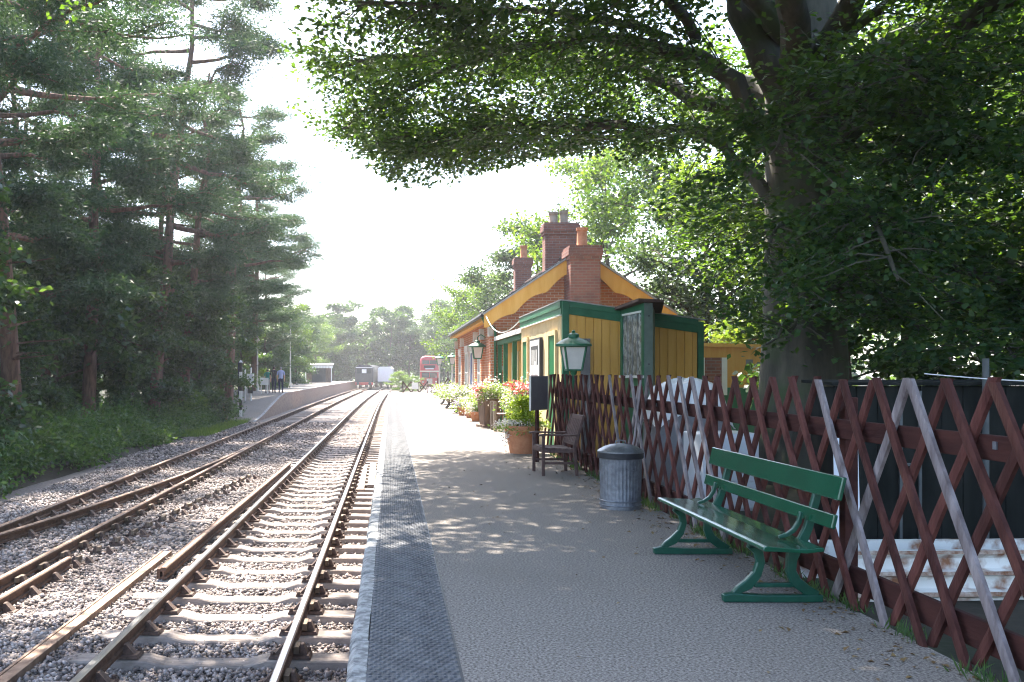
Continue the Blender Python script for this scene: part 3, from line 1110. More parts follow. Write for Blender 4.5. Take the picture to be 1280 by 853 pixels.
MB().hexa([(.20, -W_ + .0225, .455), (.232, -W_ + .0225, .455), (.232, W_ - .0225, .455), (.20, W_ - .0225, .455)],
          [(.214, -W_ + .0225, .505), (.246, -W_ + .0225, .505), (.246, W_ - .0225, .505), (.214, W_ - .0225, .505)]).build('lower_back_rail', 'teak', ch, bevel=.004)


# ------------------------------------------------------------------ plants in pots
def plant(rng, parent, name, mat, c, rad, n, ln, wd, flat=1.0, up=.5):
    cc = np.array([c], float) + rng.normal(size=(max(1, n // 40), 3)) * np.array([rad * .42, rad * .42, rad * .35 * flat])
    V, F = blob_leaves(rng, cc, np.full(len(cc), rad * .5), 40, flat, ln, wd, up)
    o = link(name, fast_mesh(name, V, F, mat), parent)
    o['kind'] = 'stuff'
    return o


def pot_profile(r, h):
    return [(r * .66, 0), (r * .72, 0), (r * .93, h * .78), (r * .94, h * .8), (r * 1.0, h * .8), (r * 1.02, h * .97), (r * 1.0, h), (r * .92, h), (r * .90, h * .9), (.01, h * .9)]


def terracotta_pot(loc, r, h, label, group=None):
    p = empty('terracotta_pot', loc)
    props(p, label, 'plant pot', group)
    MB().lathe(pot_profile(r, h)[:8] + [(r * .90, h * .92)], k=40).build('pot', 'terracotta', p, smooth=True)
    MB().lathe([(.01, h * .9), (r * .89, h * .915), (r * .5, h * .95), (.01, h * .96)], k=20).build('soil', 'soil', p)
    return p


rng = np.random.default_rng(31)
p = terracotta_pot((2.53, 17.75, 0), .335, .53, 'large terracotta pot holding a lime green dwarf conifer and trailing white flowers')
for i in range(16):
    z = .55 + i * .034
    plant(rng, p, 'conifer_foliage', 'leaf_lime', (.02, 0, z), .26 * (1 - (i / 17) ** 2) + .06, 120, .07, .035, .5, .8)
plant(rng, p, 'trailing_leaves', 'leaf_pot', (0, 0, .54), .40, 800, .07, .04, .35)
plant(rng, p, 'white_flowers', 'flower_white', (-.05, -.02, .56), .42, 500, .045, .04, .35)
plant(rng, p, 'trailing_flowers', 'flower_white', (-.34, -.05, .36), .16, 240, .04, .035, 1.6)

# tall tapered wooden planter with red and white flowers
p = empty('wooden_planter', (2.80, 26.2, 0), .25)
props(p, 'tall tapered wooden planter overflowing with red and white flowers', 'planter')
for k_ in range(4):
    a = k_ * PI / 2
    q = Matrix.Rotation(a, 3, 'Z')
    for j in range(3):
        y0, y1 = -.26 + j * .174, -.26 + (j + 1) * .174 - .008
        f = .78
        vs = [(.25 * f, y0 * f, 0), (.28 * f, y0 * f, 0), (.28 * f, y1 * f, 0), (.25 * f, y1 * f, 0), (.25, y0, .8), (.28, y0, .8), (.28, y1, .8), (.25, y1, .8)]
        vs = [q @ Vector(v) for v in vs]
        MB().add(vs, [(0, 3, 2, 1), (4, 5, 6, 7), (0, 1, 5, 4), (1, 2, 6, 5), (2, 3, 7, 6), (3, 0, 4, 7)]).build('plank', 'planter_wood', p)
MB().box(-.3, .3, -.3, .3, -.0, .07).build('base_board', 'planter_wood', p)
MB().box(-.24, .24, -.24, .24, .7, .77).build('soil', 'soil', p)
plant(rng, p, 'leaves', 'leaf_pot', (0, 0, 1.0), .55, 1600, .08, .05, .55)
plant(rng, p, 'white_flowers', 'flower_white', (-.05, 0, 1.02), .58, 900, .055, .05, .6)
plant(rng, p, 'red_flowers', 'flower_red', (-.3, 0, 1.05), .3, 320, .06, .055, .6)
# second flower tub nearer the doors
p = empty('flower_tub', (3.02, 21.2, 0))
props(p, 'dark flower tub with pale green foliage and orange red blooms by the green doors', 'planter')
MB().lathe([(.26, 0), (.33, .25), (.35, .5), (.32, .5), (.3, .45), (.01, .45)], k=28).build('tub', 'planter_wood', p, smooth=True)
for z in (.12, .38):
    MB().lathe([(.30 + z * .12, z), (.312 + z * .12, z), (.318 + z * .12, z + .04), (.306 + z * .12, z + .04)], k=28).build('hoop', 'black_paint', p, smooth=True)
plant(rng, p, 'leaves', 'leaf_pot', (0, 0, .85), .5, 1700, .08, .05, .85)
plant(rng, p, 'white_flowers', 'flower_white', (0, 0, .95), .5, 480, .05, .05, .8)
plant(rng, p, 'red_flowers', 'flower_red', (.02, 0, 1.22), .42, 300, .07, .065, .45)

# low bench seat end beside the conifer pot
p = empty('timber_chair', (3.0, 24.6, 0))
props(p, 'plain timber chair with pale front posts behind the conifer pot', 'chair')
for y in (-.35, .35):
    MB().box(-.3, -.22, y - .04, y + .04, 0, .78).build('front_post', 'post_wood', p, bevel=.006)
    MB().box(.1, .16, y - .04, y + .04, 0, .85).build('rear_post', 'teak', p, bevel=.006)
MB().box(-.24, .14, -.39, .39, .42, .46).build('seat_board', 'teak', p)
MB().box(.08, .099, -.39, .39, .6, .8).build('back_board', 'teak', p)

# row of pots and troughs along the brick wall
pots = [(2.76, 31.6, .24, .36, 'flower_white', 'small terracotta pot of white flowers next to the tall wooden planter'),
        (2.62, 33.4, .22, .32, 'flower_mauve', 'small terracotta pot of mauve flowers before the green wall bench'),
        (2.72, 29.4, .2, .3, 'flower_white', 'low terracotta pot of trailing cream blossom at the foot of the tall planter')]
for x, y, r, h, fm, lab in pots:
    p = terracotta_pot((x, y, 0), r, h, lab, 'terracotta pots along the station wall')
    plant(rng, p, 'leaves', 'leaf_pot', (0, 0, h + .1), r * 1.5, 600, .07, .045, .7)
    plant(rng, p, 'flowers', fm, (-.05, 0, h + .14), r * 1.6, 420, .055, .05, .7)
troughs = [(2.75, 35.5, 'black iron footed trough full of pale yellow flowers', 'flower_white'), (2.66, 40.0, 'black iron footed trough full of lilac flowers', 'flower_mauve'),
           (2.72, 45.0, 'black iron footed trough of green leaves farthest along the wall', 'flower_white')]
for x, y, lab, fm in troughs:
    p = empty('flower_trough', (x, y, 0))
    props(p, lab, 'planter', 'flower troughs along the station wall')
    MB().hexa([(-.2, -.5, .28), (.2, -.5, .28), (.2, .5, .28), (-.2, .5, .28)], [(-.28, -.6, .55), (.28, -.6, .55), (.28, .6, .55), (-.28, .6, .55)]).build('trough', 'planter_wood', p)
    for yy in (-.4, .4):
        b = MB()
        b.stroke([(-.3, .02), (-.2, .08), (-.14, .18), (-.17, .28)], [.05, .05, .05, .07], 'y', yy - .03, yy + .03)
        b.build('foot', 'black_paint', p)
        b = MB()
        b.stroke([(.3, .02), (.2, .08), (.14, .18), (.17, .28)], [.05, .05, .05, .07], 'y', yy - .03, yy + .03)
        b.build('foot', 'black_paint', p)
    plant(rng, p, 'leaves', 'leaf_pot', (0, 0, .7), .62, 1100, .09, .06, .5)
    plant(rng, p, 'flowers', fm, (-.05, 0, .76), .66, 650, .07, .065, .5)
# green wall bench
p = empty('wall_bench', (3.0, 37.4, 0))
props(p, 'green painted bench set against the brick station wall', 'bench')
for y in (-.7, .7):
    MB().box(-.2, -.15, y - .03, y + .03, 0, .44).build('front_leg', 'iron_green', p)
    MB().box(.16, .21, y - .03, y + .03, 0, .9).build('rear_leg', 'iron_green', p)
MB().box(-.24, .158, -.85, .85, .44, .47).build('seat', 'bench_green', p)
for z in (.58, .74):
    MB().box(.13, .158, -.85, .85, z, z + .1).build('back_board', 'bench_green', p)


# ------------------------------------------------------------------ grey sign seen from behind at the fence end
p = empty('sign_board', (2.56, 15.95, 0), math.atan2(.42, .36))
props(p, 'plain grey sign board seen from behind at the end of the lattice fence', 'sign')
MB().box(-.275, .275, -.012, .012, .90, 1.49).build('panel', 'board_grey', p)
for u in (-.285, .277):
    MB().box(u, u + .008, -.018, .018, .895, 1.495).build('edge_trim', 'stone_white', p)
MB().box(-.03, .03, .014, .06, -.02, 1.47).build('post', 'fence_rail', p)


# ------------------------------------------------------------------ lanterns
def lantern(parent, z0, s=1.0, glass='frosted_glass', k=4, rz=PI / 4):
    """tapered glazed lantern; z0 its underside"""
    wb, wt, h = .15 * s, .225 * s, .44 * s
    cb = [(math.cos(rz + i * PI / 2) * wb * 1.2, math.sin(rz + i * PI / 2) * wb * 1.2, z0 + .02) for i in range(4)]
    ct = [(math.cos(rz + i * PI / 2) * wt * 1.2, math.sin(rz + i * PI / 2) * wt * 1.2, z0 + h) for i in range(4)]
    b = MB()
    for i in range(4):
        j = (i + 1) % 4
        b.beam(cb[i], ct[i], .028 * s, .028 * s)
        b.beam(cb[i], cb[j], .026 * s, .026 * s)
        b.beam(ct[i], ct[j], .03 * s, .03 * s)
    b.build('frame', 'green_paint', parent)
    for i in range(4):
        j = (i + 1) % 4
        b = MB()
        c0 = Vector((0, 0, z0 + h / 2))
        q = [Vector(v) for v in (cb[i], cb[j], ct[j], ct[i])]
        n = (q[1] - q[0]).cross(q[3] - q[0]).normalized() * .004
        q = [v * .99 + Vector((0, 0, v.z * .01)) for v in q]
        b.add(q + [v - n for v in q], [(0, 1, 2, 3), (7, 6, 5, 4), (0, 4, 5, 1), (1, 5, 6, 2), (2, 6, 7, 3), (3, 7, 4, 0)])
        b.build('pane', glass, parent)
    r_ = wt * 1.2 / math.cos(PI / 8)
    MB().lathe([(r_ * .98, h), (r_ * 1.12, h + .005), (r_ * 1.1, h + .04 * s), (r_ * .8, h + .105 * s), (r_ * .42, h + .15 * s), (r_ * .34, h + .16 * s), (r_ * .34, h + .215 * s), (r_ * .25, h + .23 * s), (.03 * s, h + .25 * s), (.035 * s, h + .275 * s), (.01, h + .295 * s)],
               (0, 0, z0), k=16).build('cap', 'green_paint', parent, smooth=True)
    MB().lathe([(.02, 0), (wb * .9, .0), (wb * .95, .02), (.02, .02)], (0, 0, z0 - .005), 12).build('base_plate', 'green_paint', parent)


p = empty('lamp_post', (3.27, 16.5, 0))
props(p, 'green lantern with pale glass on a post in front of the yellow cabin corner', 'street lamp')
lantern(p, 1.58, 1.0)
MB().lathe([(.07, -.16), (.07, .25), (.045, .3), (.035, .9), (.032, 1.5), (.06, 1.54), (.06, 1.575)], k=12).build('post', 'green_paint', p, smooth=True)
p = empty('wall_lantern', (3.02, 32.2, 2.03))
props(p, 'green lantern on a bracket on the brick station wall', 'wall lamp')
lantern(p, 0, .95)
MB().tube([(.285, 0, .75), (.12, 0, .85), (0, 0, .76), (0, 0, .69)], .018, 6).build('bracket', 'green_paint', p, smooth=True)
for x, y, lab in ((3.2, 61, 'green platform lantern on a pale post next to the trellis barrier'), (3.75, 56.5, 'green platform lantern on a post at the far corner of the station house')):
    p = empty('platform_lamp', (x, y, 0))
    props(p, lab, 'street lamp', 'lanterns at the platform end')
    lantern(p, 2.05, 1.0)
    MB().lathe([(.09, 0), (.09, .3), (.055, .35), (.05, 1.9), (.08, 2.04)], k=10).build('post', 'stone_white', p, smooth=True)


# ------------------------------------------------------------------ brick station house
GY, GB = 29.6, 45.8           # front gable and back of the house
WX0, WX1 = 3.3, 8.7
AX, AZ = 6.0, 5.42            # ridge
EXL, EXR, EZ = 2.95, 9.05, 3.40
house = empty('station_house', (AX, GY, 0))
props(house, 'red brick station house with scalloped yellow bargeboards and brick chimneys', 'building')
ox, oy = AX, GY


def hb(b, name, mat, parent=house, **kw):
    """shapes are given in world metres; move them into the thing's frame"""
    loc = Vector(kw.pop('origin', (ox, oy, 0)))
    b.V = [(v[0] - loc.x, v[1] - loc.y, v[2] - loc.z) for v in b.V]
    return b.build(name, mat, parent, **kw)


slope = (AZ - EZ) / (AX - EXL)


def rz_(x):
    return AZ - abs(x - AX) * slope


hb(MB().prism([(WX0, -.3), (WX1, -.3), (WX1, rz_(WX1) - .06), (AX, AZ - .06), (WX0, rz_(WX0) - .06)], 'y', GY, GB), 'wall', 'brick')
for s in (-1, 1):
    xe = AX + s * 3.08
    ze = AZ - 3.08 * slope
    b = MB()
    y0, y1 = GY - .42, GB + .4
    if s < 0:
        b.hexa([(xe, y0, ze), (AX, y0, AZ), (AX, y1, AZ), (xe, y1, ze)], [(xe, y0, ze + .09), (AX, y0, AZ + .09), (AX, y1, AZ + .09), (xe, y1, ze + .09)])
    else:
        b.hexa([(AX, y0, AZ), (xe, y0, ze), (xe, y1, ze), (AX, y1, AZ)], [(AX, y0, AZ + .09), (xe, y0, ze + .09), (xe, y1, ze + .09), (AX, y1, AZ + .09)])
    roof = hb(b, 'roof', 'slate')
    # courses of slates laid over the slab, each its own step
    for i in range(14):
        u0, u1 = i / 14, (i + 1) / 14 - .004
        xa, xb = xe + (AX - xe) * u0, xe + (AX - xe) * u1
        za, zb = ze + (AZ - ze) * u0 + .092, ze + (AZ - ze) * u1 + .092
        b = MB()
        q = [(xa, y0 - .01, za), (xb, y0 - .01, zb), (xb, y1 + .01, zb), (xa, y1 + .01, za)]
        t = [(xa, y0 - .01, za + .022), (xb, y0 - .01, zb + .006), (xb, y1 + .01, zb + .006), (xa, y1 + .01, za + .022)]
        b.hexa(q, t) if s < 0 else b.hexa([q[1], q[0], q[3], q[2]], [t[1], t[0], t[3], t[2]])
        hb(b, 'slate_course', 'slate', roof)
    # scalloped bargeboard
    up, lo = [], []
    n = 36
    for i in range(n + 1):
        u = i / n
        x = AX + s * 3.06 * (1 - u)
        zt = rz_(x) + .005
        d = .46 + .17 * (1 - abs(math.sin(u * PI * 3.0 + .15)))
        if u < .10:
            d = .50
        up.append((x, zt))
        lo.append((x, max(zt - d, EZ - .42)))
    poly = up + list(reversed(lo))
    hb(MB().prism(poly, 'y', GY - .43, GY - .38), 'bargeboard', 'yellow_paint')
    hb(MB().beam((AX + s * 3.09, GY - .46, ze + .02), (AX + s * .003, GY - .46, AZ + .05), .05, .05), 'verge_strip', 'lead')
hb(MB().beam((AX, GY - .44, AZ + .12), (AX, GB + .42, AZ + .12), .16, .07), 'ridge', 'roof_felt')
# eaves: yellow soffit board, gutter, downpipe
hb(MB().box(2.985, 3.295, GY - .37, GB + .36, EZ - .12, EZ - .03), 'soffit', 'yellow_paint')
hb(MB().box(2.955, 2.98, GY - .37, GB + .36, EZ - .17, EZ + .02), 'fascia', 'yellow_paint')
hb(MB().tube([(2.89, GY - .4, EZ - .03), (2.89, GB + .4, EZ - .03)], .058, 10), 'gutter', 'dark_paint')
hb(MB().tube([(2.9, GY - .3, EZ - .08), (2.98, GY - .24, EZ - .25), (3.3, GY - .09, EZ - .42), (3.34, GY - .07, EZ - .5), (3.34, GY - .07, .1)], .045, 8), 'downpipe', 'green_paint', smooth=True)
# brick piers along the platform wall with pale corbel stones
for y in (29.62, 32.6, 35.0, 41.6, 45.3):
    hb(MB().box(WX0 - .11, WX0 + .02, y, y + .46, -.2, 2.72), 'pier', 'brick')
    hb(MB().box(WX0 - .16, WX0 + .02, y + .05, y + .41, 2.722, 3.10), 'corbel', 'stone_white')


def wall_opening(y0, y1, z0, z1, kind):
    w = empty(kind, (WX0 - ox, (y0 + y1) / 2 - oy, 0), 0, house)
    org = (WX0, (y0 + y1) / 2, 0)

    def pb(b, name, mat):
        return hb(b, name, mat, w, origin=org)
    pb(MB().box(WX0 - .012, WX0 + .01, y0, y1, z0, z1), 'pane' if kind == 'window' else 'leaf', 'glass_dark' if kind == 'window' else 'blue_door')
    for a, c in ((y0 - .08, y0), (y1, y1 + .08)):
        pb(MB().box(WX0 - .06, WX0 + .01, a, c, z0, z1 + .08), 'jamb', 'white_paint')
    pb(MB().box(WX0 - .06, WX0 + .01, y0 + .002, y1 - .002, z1, z1 + .08), 'head', 'white_paint')
    pb(MB().box(WX0 - .085, WX0 + .01, y0 - .2, y1 + .2, z1 + .084, z1 + .36), 'lintel', 'stone_white')
    if kind == 'window':
        pb(MB().box(WX0 - .12, WX0 + .01, y0 - .12, y1 + .12, z0 - .1, z0 - .002), 'sill', 'stone_white')
        pb(MB().box(WX0 - .04, WX0 - .013, (y0 + y1) / 2 - .025, (y0 + y1) / 2 + .025, z0, z1), 'glazing_bar', 'white_paint')
        pb(MB().box(WX0 - .042, WX0 - .013, y0, y1, (z0 + z1) / 2 - .025, (z0 + z1) / 2 + .025), 'meeting_rail', 'white_paint')
    else:
        pb(MB().tube([(WX0 - .07, y0 + .12, 1.0), (WX0 - .02, y0 + .12, 1.0)], .02, 6), 'handle', 'chrome')


wall_opening(36.9, 38.0, .02, 2.35, 'door')
wall_opening(39.2, 40.5, .75, 2.35, 'window')
wall_opening(33.5, 34.6, .75, 2.3, 'window')
wall_opening(42.9, 44.2, .75, 2.3, 'window')
hb(MB().box(3.45, 3.72, GY - .03, GY - .002, 1.62, 1.76), 'plaque', 'stone_white')


def chimney(parent, xc, y0, y1, w, zb, zt, pots, mat='brick_chimney', name='chimney'):
    c = empty(name, (xc - ox, (y0 + y1) / 2 - oy, zb), 0, parent)
    org = (xc, (y0 + y1) / 2, zb)
    h = w / 2
    b = MB()
    b.box(xc - h, xc + h, y0, y1, zb, zt - .42)
    hb(b, 'stack', mat, c, origin=org)
    for i, (e, za, zc) in enumerate(((.035, zt - .418, zt - .30), (.07, zt - .298, zt - .08), (.035, zt - .078, zt))):
        hb(MB().box(xc - h - e, xc + h + e, y0 - e, y1 + e, za, zc), 'corbel_course', mat, c, origin=org)
    for (dx, hp, r, m) in pots:
        b = MB().lathe([(r * 1.05, -.02), (r * 1.05, .05), (r, .06), (r * .92, hp - .1), (r * 1.08, hp - .09), (r * 1.1, hp), (r * .8, hp), (r * .78, hp - .1), (.01, hp - .12)], (xc + dx, (y0 + y1) / 2, zt), 14)
        hb(b, 'chimney_pot', m, c, origin=org, smooth=True)
    return c


c1 = chimney(house, 6.03, 28.55, 29.59, .93, -.2, 5.5, [(0, .62, .17, 'terracotta')])
# sloping shoulders with lead flashing at both sides of the front stack
for s in (-1, 1):
    x0 = 6.03 + s * .467
    b = MB()
    pts = [(x0, 3.0), (x0 + s * .36, 3.0), (x0 + s * .34, 3.25), (x0 + s * .1, 3.62), (x0, 3.66)]
    b.prism(pts if s > 0 else list(reversed(pts)), 'y', 28.9, 29.58)
    hb(b, 'shoulder', 'brick_chimney', house)
    hb(MB().beam((x0 + s * .37, 29.2, 3.30), (x0 + s * .1, 29.2, 3.70), .6, .03, up=(-s, 0, .6)), 'flashing', 'lead', house)
chimney(house, 6.02, 32.5, 33.1, 1.16, 4.7, 6.85, [(-.24, .42, .16, 'pot_buff'), (.13, .46, .15, 'pot_buff')])
chimney(house, 5.98, 41.6, 42.2, .74, 4.7, 6.75, [(.06, .58, .16, 'terracotta')])

# ------------------------------------------------------------------ yellow timber cabin in front of the house
CX0, CX1, CY0, CY1 = 3.3, 5.95, 17.6, 23.3
cab = empty('timber_cabin', (CX0, CY0, 0))
props(cab, 'yellow boarded timber cabin with green trim and projecting glazed bay', 'building')
co = (CX0, CY0, 0)


def ctop(x):
    """the flat roof falls away from the platform"""
    return 2.93 - (x - CX0) * .145


def cb_(b, name, mat, parent=cab, **kw):
    return hb(b, name, mat, parent, origin=kw.pop('origin', co), **kw)


cb_(MB().hexa([(CX0 + .03, CY0 + .03, -.2), (CX1 - .03, CY0 + .03, -.2), (CX1 - .03, CY1, -.2), (CX0 + .03, CY1, -.2)],
              [(CX0 + .03, CY0 + .03, ctop(CX0) - .1), (CX1 - .03, CY0 + .03, ctop(CX1) - .1), (CX1 - .03, CY1, ctop(CX1) - .1), (CX0 + .03, CY1, ctop(CX0) - .1)]), 'wall', 'yellow_paint')
rr = random.Random(4)
x = CX0 + .1
while x < CX1 - .1:
    w = min(.158, CX1 - .09 - x)
    g = rr.uniform(-.003, .003)
    cb_(MB().hexa([(x, CY0 + .0 + g, -.2), (x + w - .008, CY0 + g, -.2), (x + w - .008, CY0 + .028, -.2), (x, CY0 + .028, -.2)],
                  [(x, CY0 + g, ctop(x) - .22), (x + w - .008, CY0 + g, ctop(x + w) - .22), (x + w - .008, CY0 + .028, ctop(x + w) - .22), (x, CY0 + .028, ctop(x) - .22)]), 'plank', 'yellow_paint', bevel=.004)
    x += w
y = CY0 + .1
while y < CY1 - .02:
    w = min(.2, CY1 - y)
    g = rr.uniform(-.003, .003)
    cb_(MB().box(CX0 + g, CX0 + .028, y, y + w - .007, -.2, ctop(CX0) - .24), 'plank', 'cream_and_lit_yellow', bevel=.004)  # yellow boards in a paler tone: sunlight on this side put into the colour
    y += w
# green corner boards, fascias
cb_(MB().box(CX0 - .025, CX0 + .098, CY0 - .025, CY0 + .096, -.2, ctop(CX0) - .01), 'corner_board', 'green_paint', bevel=.006)
cb_(MB().box(CX1 - .088, CX1 + .025, CY0 - .025, CY0 + .1, -.2, ctop(CX1) - .02), 'corner_board', 'green_paint', bevel=.006)


def fascia_front(xa, xb):
    for (d0, d1, e) in ((-.0, .11, .055), (.108, .25, .035)):
        b = MB()
        ya = CY0 - e
        b.hexa([(xa, ya, ctop(xa) - d1), (xb, ya, ctop(xb) - d1), (xb, CY0 - .004, ctop(xb) - d1), (xa, CY0 - .004, ctop(xa) - d1)],
               [(xa, ya, ctop(xa) - d0), (xb, ya, ctop(xb) - d0), (xb, CY0 - .004, ctop(xb) - d0), (xa, CY0 - .004, ctop(xa) - d0)])
        cb_(b, 'fascia', 'green_paint', bevel=.004)


fascia_front(CX0 + .1, CX1 - .09)
cb_(MB().box(CX0 - .055, CX0 - .004, CY0 + .1, CY1, 2.80, 2.93), 'fascia', 'green_paint', bevel=.004)
cb_(MB().box(CX0 - .035, CX0 - .004, CY0 + .1, CY1, 2.67, 2.798), 'fascia', 'green_paint', bevel=.004)
cb_(MB().box(CX0 - .06, CX0 - .004, CY0 + .1, CY1, 2.648, 2.668), 'drip_moulding', 'white_paint')
cb_(MB().hexa([(CX0 - .07, CY0 - .07, ctop(CX0) + .002), (CX1 + .05, CY0 - .07, ctop(CX1) + .002), (CX1 + .05, CY1, ctop(CX1) + .002), (CX0 - .07, CY1, ctop(CX0) + .002)],
              [(CX0 - .07, CY0 - .07, ctop(CX0) + .022), (CX1 + .05, CY0 - .07, ctop(CX1) + .022), (CX1 + .05, CY1, ctop(CX1) + .022), (CX0 - .07, CY1, ctop(CX0) + .022)]), 'roof', 'lead')


def cabin_door(y0, y1):
    d = empty('door', (0, (y0 + y1) / 2 - CY0, 0), 0, cab)
    org = (CX0, (y0 + y1) / 2, 0)
    cb_(MB().box(CX0 - .03, CX0 - .006, y0, y1, 0.01, 2.3), 'leaf', 'door_green', d, origin=org)
    for a, c in ((y0 - .1, y0 - .002), (y1 + .002, y1 + .1)):
        cb_(MB().box(CX0 - .05, CX0 - .006, a, c, .01, 2.4), 'jamb', 'cream_and_lit_yellow', d, origin=org)
    cb_(MB().box(CX0 - .055, CX0 - .006, y0, y1, 2.302, 2.4), 'head', 'cream_and_lit_yellow', d, origin=org)
    cb_(MB().lathe([(.02, -.02), (.028, 0), (.02, .02)], (CX0 - .05, y0 + .1, 1.05), 8), 'handle', 'chrome', d, origin=org)


cabin_door(18.36, 19.07)
cabin_door(22.1, 22.8)
nb = empty('notice_board', (CX0 - .045, 20.7, 0))
props(nb, 'white framed notice board with a dark poster between the green cabin doors', 'notice board')
MB().box(-.03, .035, -.72, .72, 1.1, 2.32).build('frame', 'dark_paint', nb)
MB().box(-.036, -.032, -.66, .66, 1.14, 2.27).build('paper', 'poster_paper', nb)
MB().box(-.041, -.038, -.56, .50, 1.72, 2.15).build('poster_heading', 'dark_paint', nb)
MB().box(-.041, -.038, -.56, .50, 1.28, 1.50).build('poster_footer', 'board_grey', nb)
for (a, c, z0, z1) in ((-.36, -.26, 1.52, 2.06), (-.06, .04, 1.52, 2.06), (.22, .32, 1.52, 2.06), (-.2, -.1, 1.52, 1.8)):
    MB().box(-.0445, -.0415, a, c, z0, z1).build('poster_column', 'poster_paper', nb)
# grey board beside the lantern
cb_(MB().box(3.62, 3.80, CY0 - .05, CY0 - .006, -.2, 2.2), 'cover_board', 'grey_paint', bevel=.004)

# projecting triangular bay
A = Vector((4.38, CY0 - .03))
B = Vector((4.47, 16.25))
C = Vector((4.62, 16.25))
D = Vector((5.04, CY0 - .03))
bay = empty('bay', (B.x - CX0, B.y - CY0, 0), 0, cab)
bo = (B.x, B.y, 0)


def wallpan(p, q, z0, z1, t, name, mat, parent=bay, off=0.0, origin=bo, z0b=None, z1b=None):
    d = (q - p).normalized()
    n = Vector((d.y, -d.x))
    a0, b0 = p + n * off, q + n * off
    a1, b1 = p + n * (off - t), q + n * (off - t)
    z0b = z0 if z0b is None else z0b
    z1b = z1 if z1b is None else z1b
    return hb(MB().hexa([(a0.x, a0.y, z0), (b0.x, b0.y, z0b), (b1.x, b1.y, z0b), (a1.x, a1.y, z0)],
                        [(a0.x, a0.y, z1), (b0.x, b0.y, z1b), (b1.x, b1.y, z1b), (a1.x, a1.y, z1)]), name, mat, parent, origin=origin)


# sides: the glazed one faces the platform
wallpan(A, B, -.2, 1.45, .05, 'apron', 'green_paint')
wallpan(B, C, -.2, 2.80, .05, 'front_panel', 'grey_green')
wallpan(C, D, -.2, 2.72, .05, 'side_panel', 'grey_green')
wallpan(A, B, 2.66, 2.79, .05, 'head', 'green_paint')
dAB = (B - A)
w0, w1 = A + dAB * .08, A + dAB * .90
wallpan(A, w0, 1.452, 2.658, .06, 'jamb', 'green_paint', off=.008)
wallpan(w1, B, 1.452, 2.658, .06, 'jamb', 'green_paint', off=.008)
wn_ = wallpan(w0, w1, 1.50, 2.62, .012, 'window', 'glass_leaded_reflect', off=-.015)
for i in range(1, 4):
    p_ = w0 + (w1 - w0) * (i / 4)
    wallpan(p_ - dAB.normalized() * .006, p_ + dAB.normalized() * .006, 1.50, 2.62, .008, 'lead_bar', 'lead', wn_, off=-.004, origin=(0, 0, 0)).matrix_parent_inverse = Matrix.Translation(-Vector(bo))
wallpan(A + dAB * .06, B, 1.452, 1.5, .12, 'sill', 'white_paint', off=.06)
wallpan(w0, w1, 2.622, 2.658, .03, 'top_bead', 'white_paint', off=.01)
for z in (1.7, 2.55):
    hb(MB().lathe([(.018, -.01), (.018, .01)], ((B.x + C.x) / 2, B.y - .02, z), 8), 'bolt', 'dark_paint', bay, origin=bo)
b = MB()
pts = [(A.x - .12, A.y), (B.x - .14, B.y - .16), (C.x + .16, C.y - .14), (D.x + .12, D.y)]
zz = [2.74, 2.80, 2.78, 2.68]
b.hexa([(pts[i][0], pts[i][1], zz[i]) for i in range(4)], [(pts[0][0], pts[0][1], zz[0] + .06), (pts[1][0], pts[1][1], zz[1] + .05), (pts[2][0], pts[2][1], zz[2] + .05), (pts[3][0], pts[3][1], zz[3] + .1)])
hb(b, 'roof', 'roof_felt', bay, origin=bo)

# ------------------------------------------------------------------ lean-to porch between cabin and house
por = empty('porch', (3.55, 26.4, 0))
props(por, 'yellow lean-to porch with green posts joining cabin and station house', 'porch')
po = (3.55, 26.4, 0)


def pb2(b, name, mat, **kw):
    return hb(b, name, mat, por, origin=po, **kw)


pb2(MB().box(3.6, 5.6, CY1 + .01, GY - .01, -.2, 2.62), 'wall', 'yellow_paint')
pb2(MB().hexa([(3.32, CY1 + .02, 2.60), (5.7, CY1 + .02, 2.98), (5.7, GY - .02, 2.98), (3.32, GY - .02, 2.60)],
              [(3.32, CY1 + .02, 2.70), (5.7, CY1 + .02, 3.06), (5.7, GY - .02, 3.06), (3.32, GY - .02, 2.70)]), 'roof', 'lead')
pb2(MB().box(3.27, 3.316, CY1 + .02, GY - .35, 2.56, 2.68), 'gutter_board', 'white_paint')
for y in (23.7, 25.6, 27.6, 29.1):
    pb2(MB().box(3.38, 3.50, y, y + .12, -.1, 2.52), 'post', 'green_paint')
pb2(MB().box(3.36, 3.52, CY1 + .02, GY - .35, 2.42, 2.55), 'beam', 'green_paint')
pb2(MB().box(3.57, 3.595, 25.9, 27.4, .02, 2.15), 'door', 'cream_and_lit_yellow')
# sagging white cable from eave to cabin
pts = []
for i in range(13):
    t = i / 12
    p0, p1 = Vector((3.0, GY - .5, 3.34)), Vector((3.27, CY1 + .1, 2.88))
    q = p0.lerp(p1, t)
    q.z -= .42 * 4 * t * (1 - t) * (.8 + .4 * (1 - t))
    pts.append(q)
props(MB().tube(pts, .014, 5).build('cable', 'cable_white', None, smooth=True), 'white cable sagging between station eave and timber cabin', 'cable')

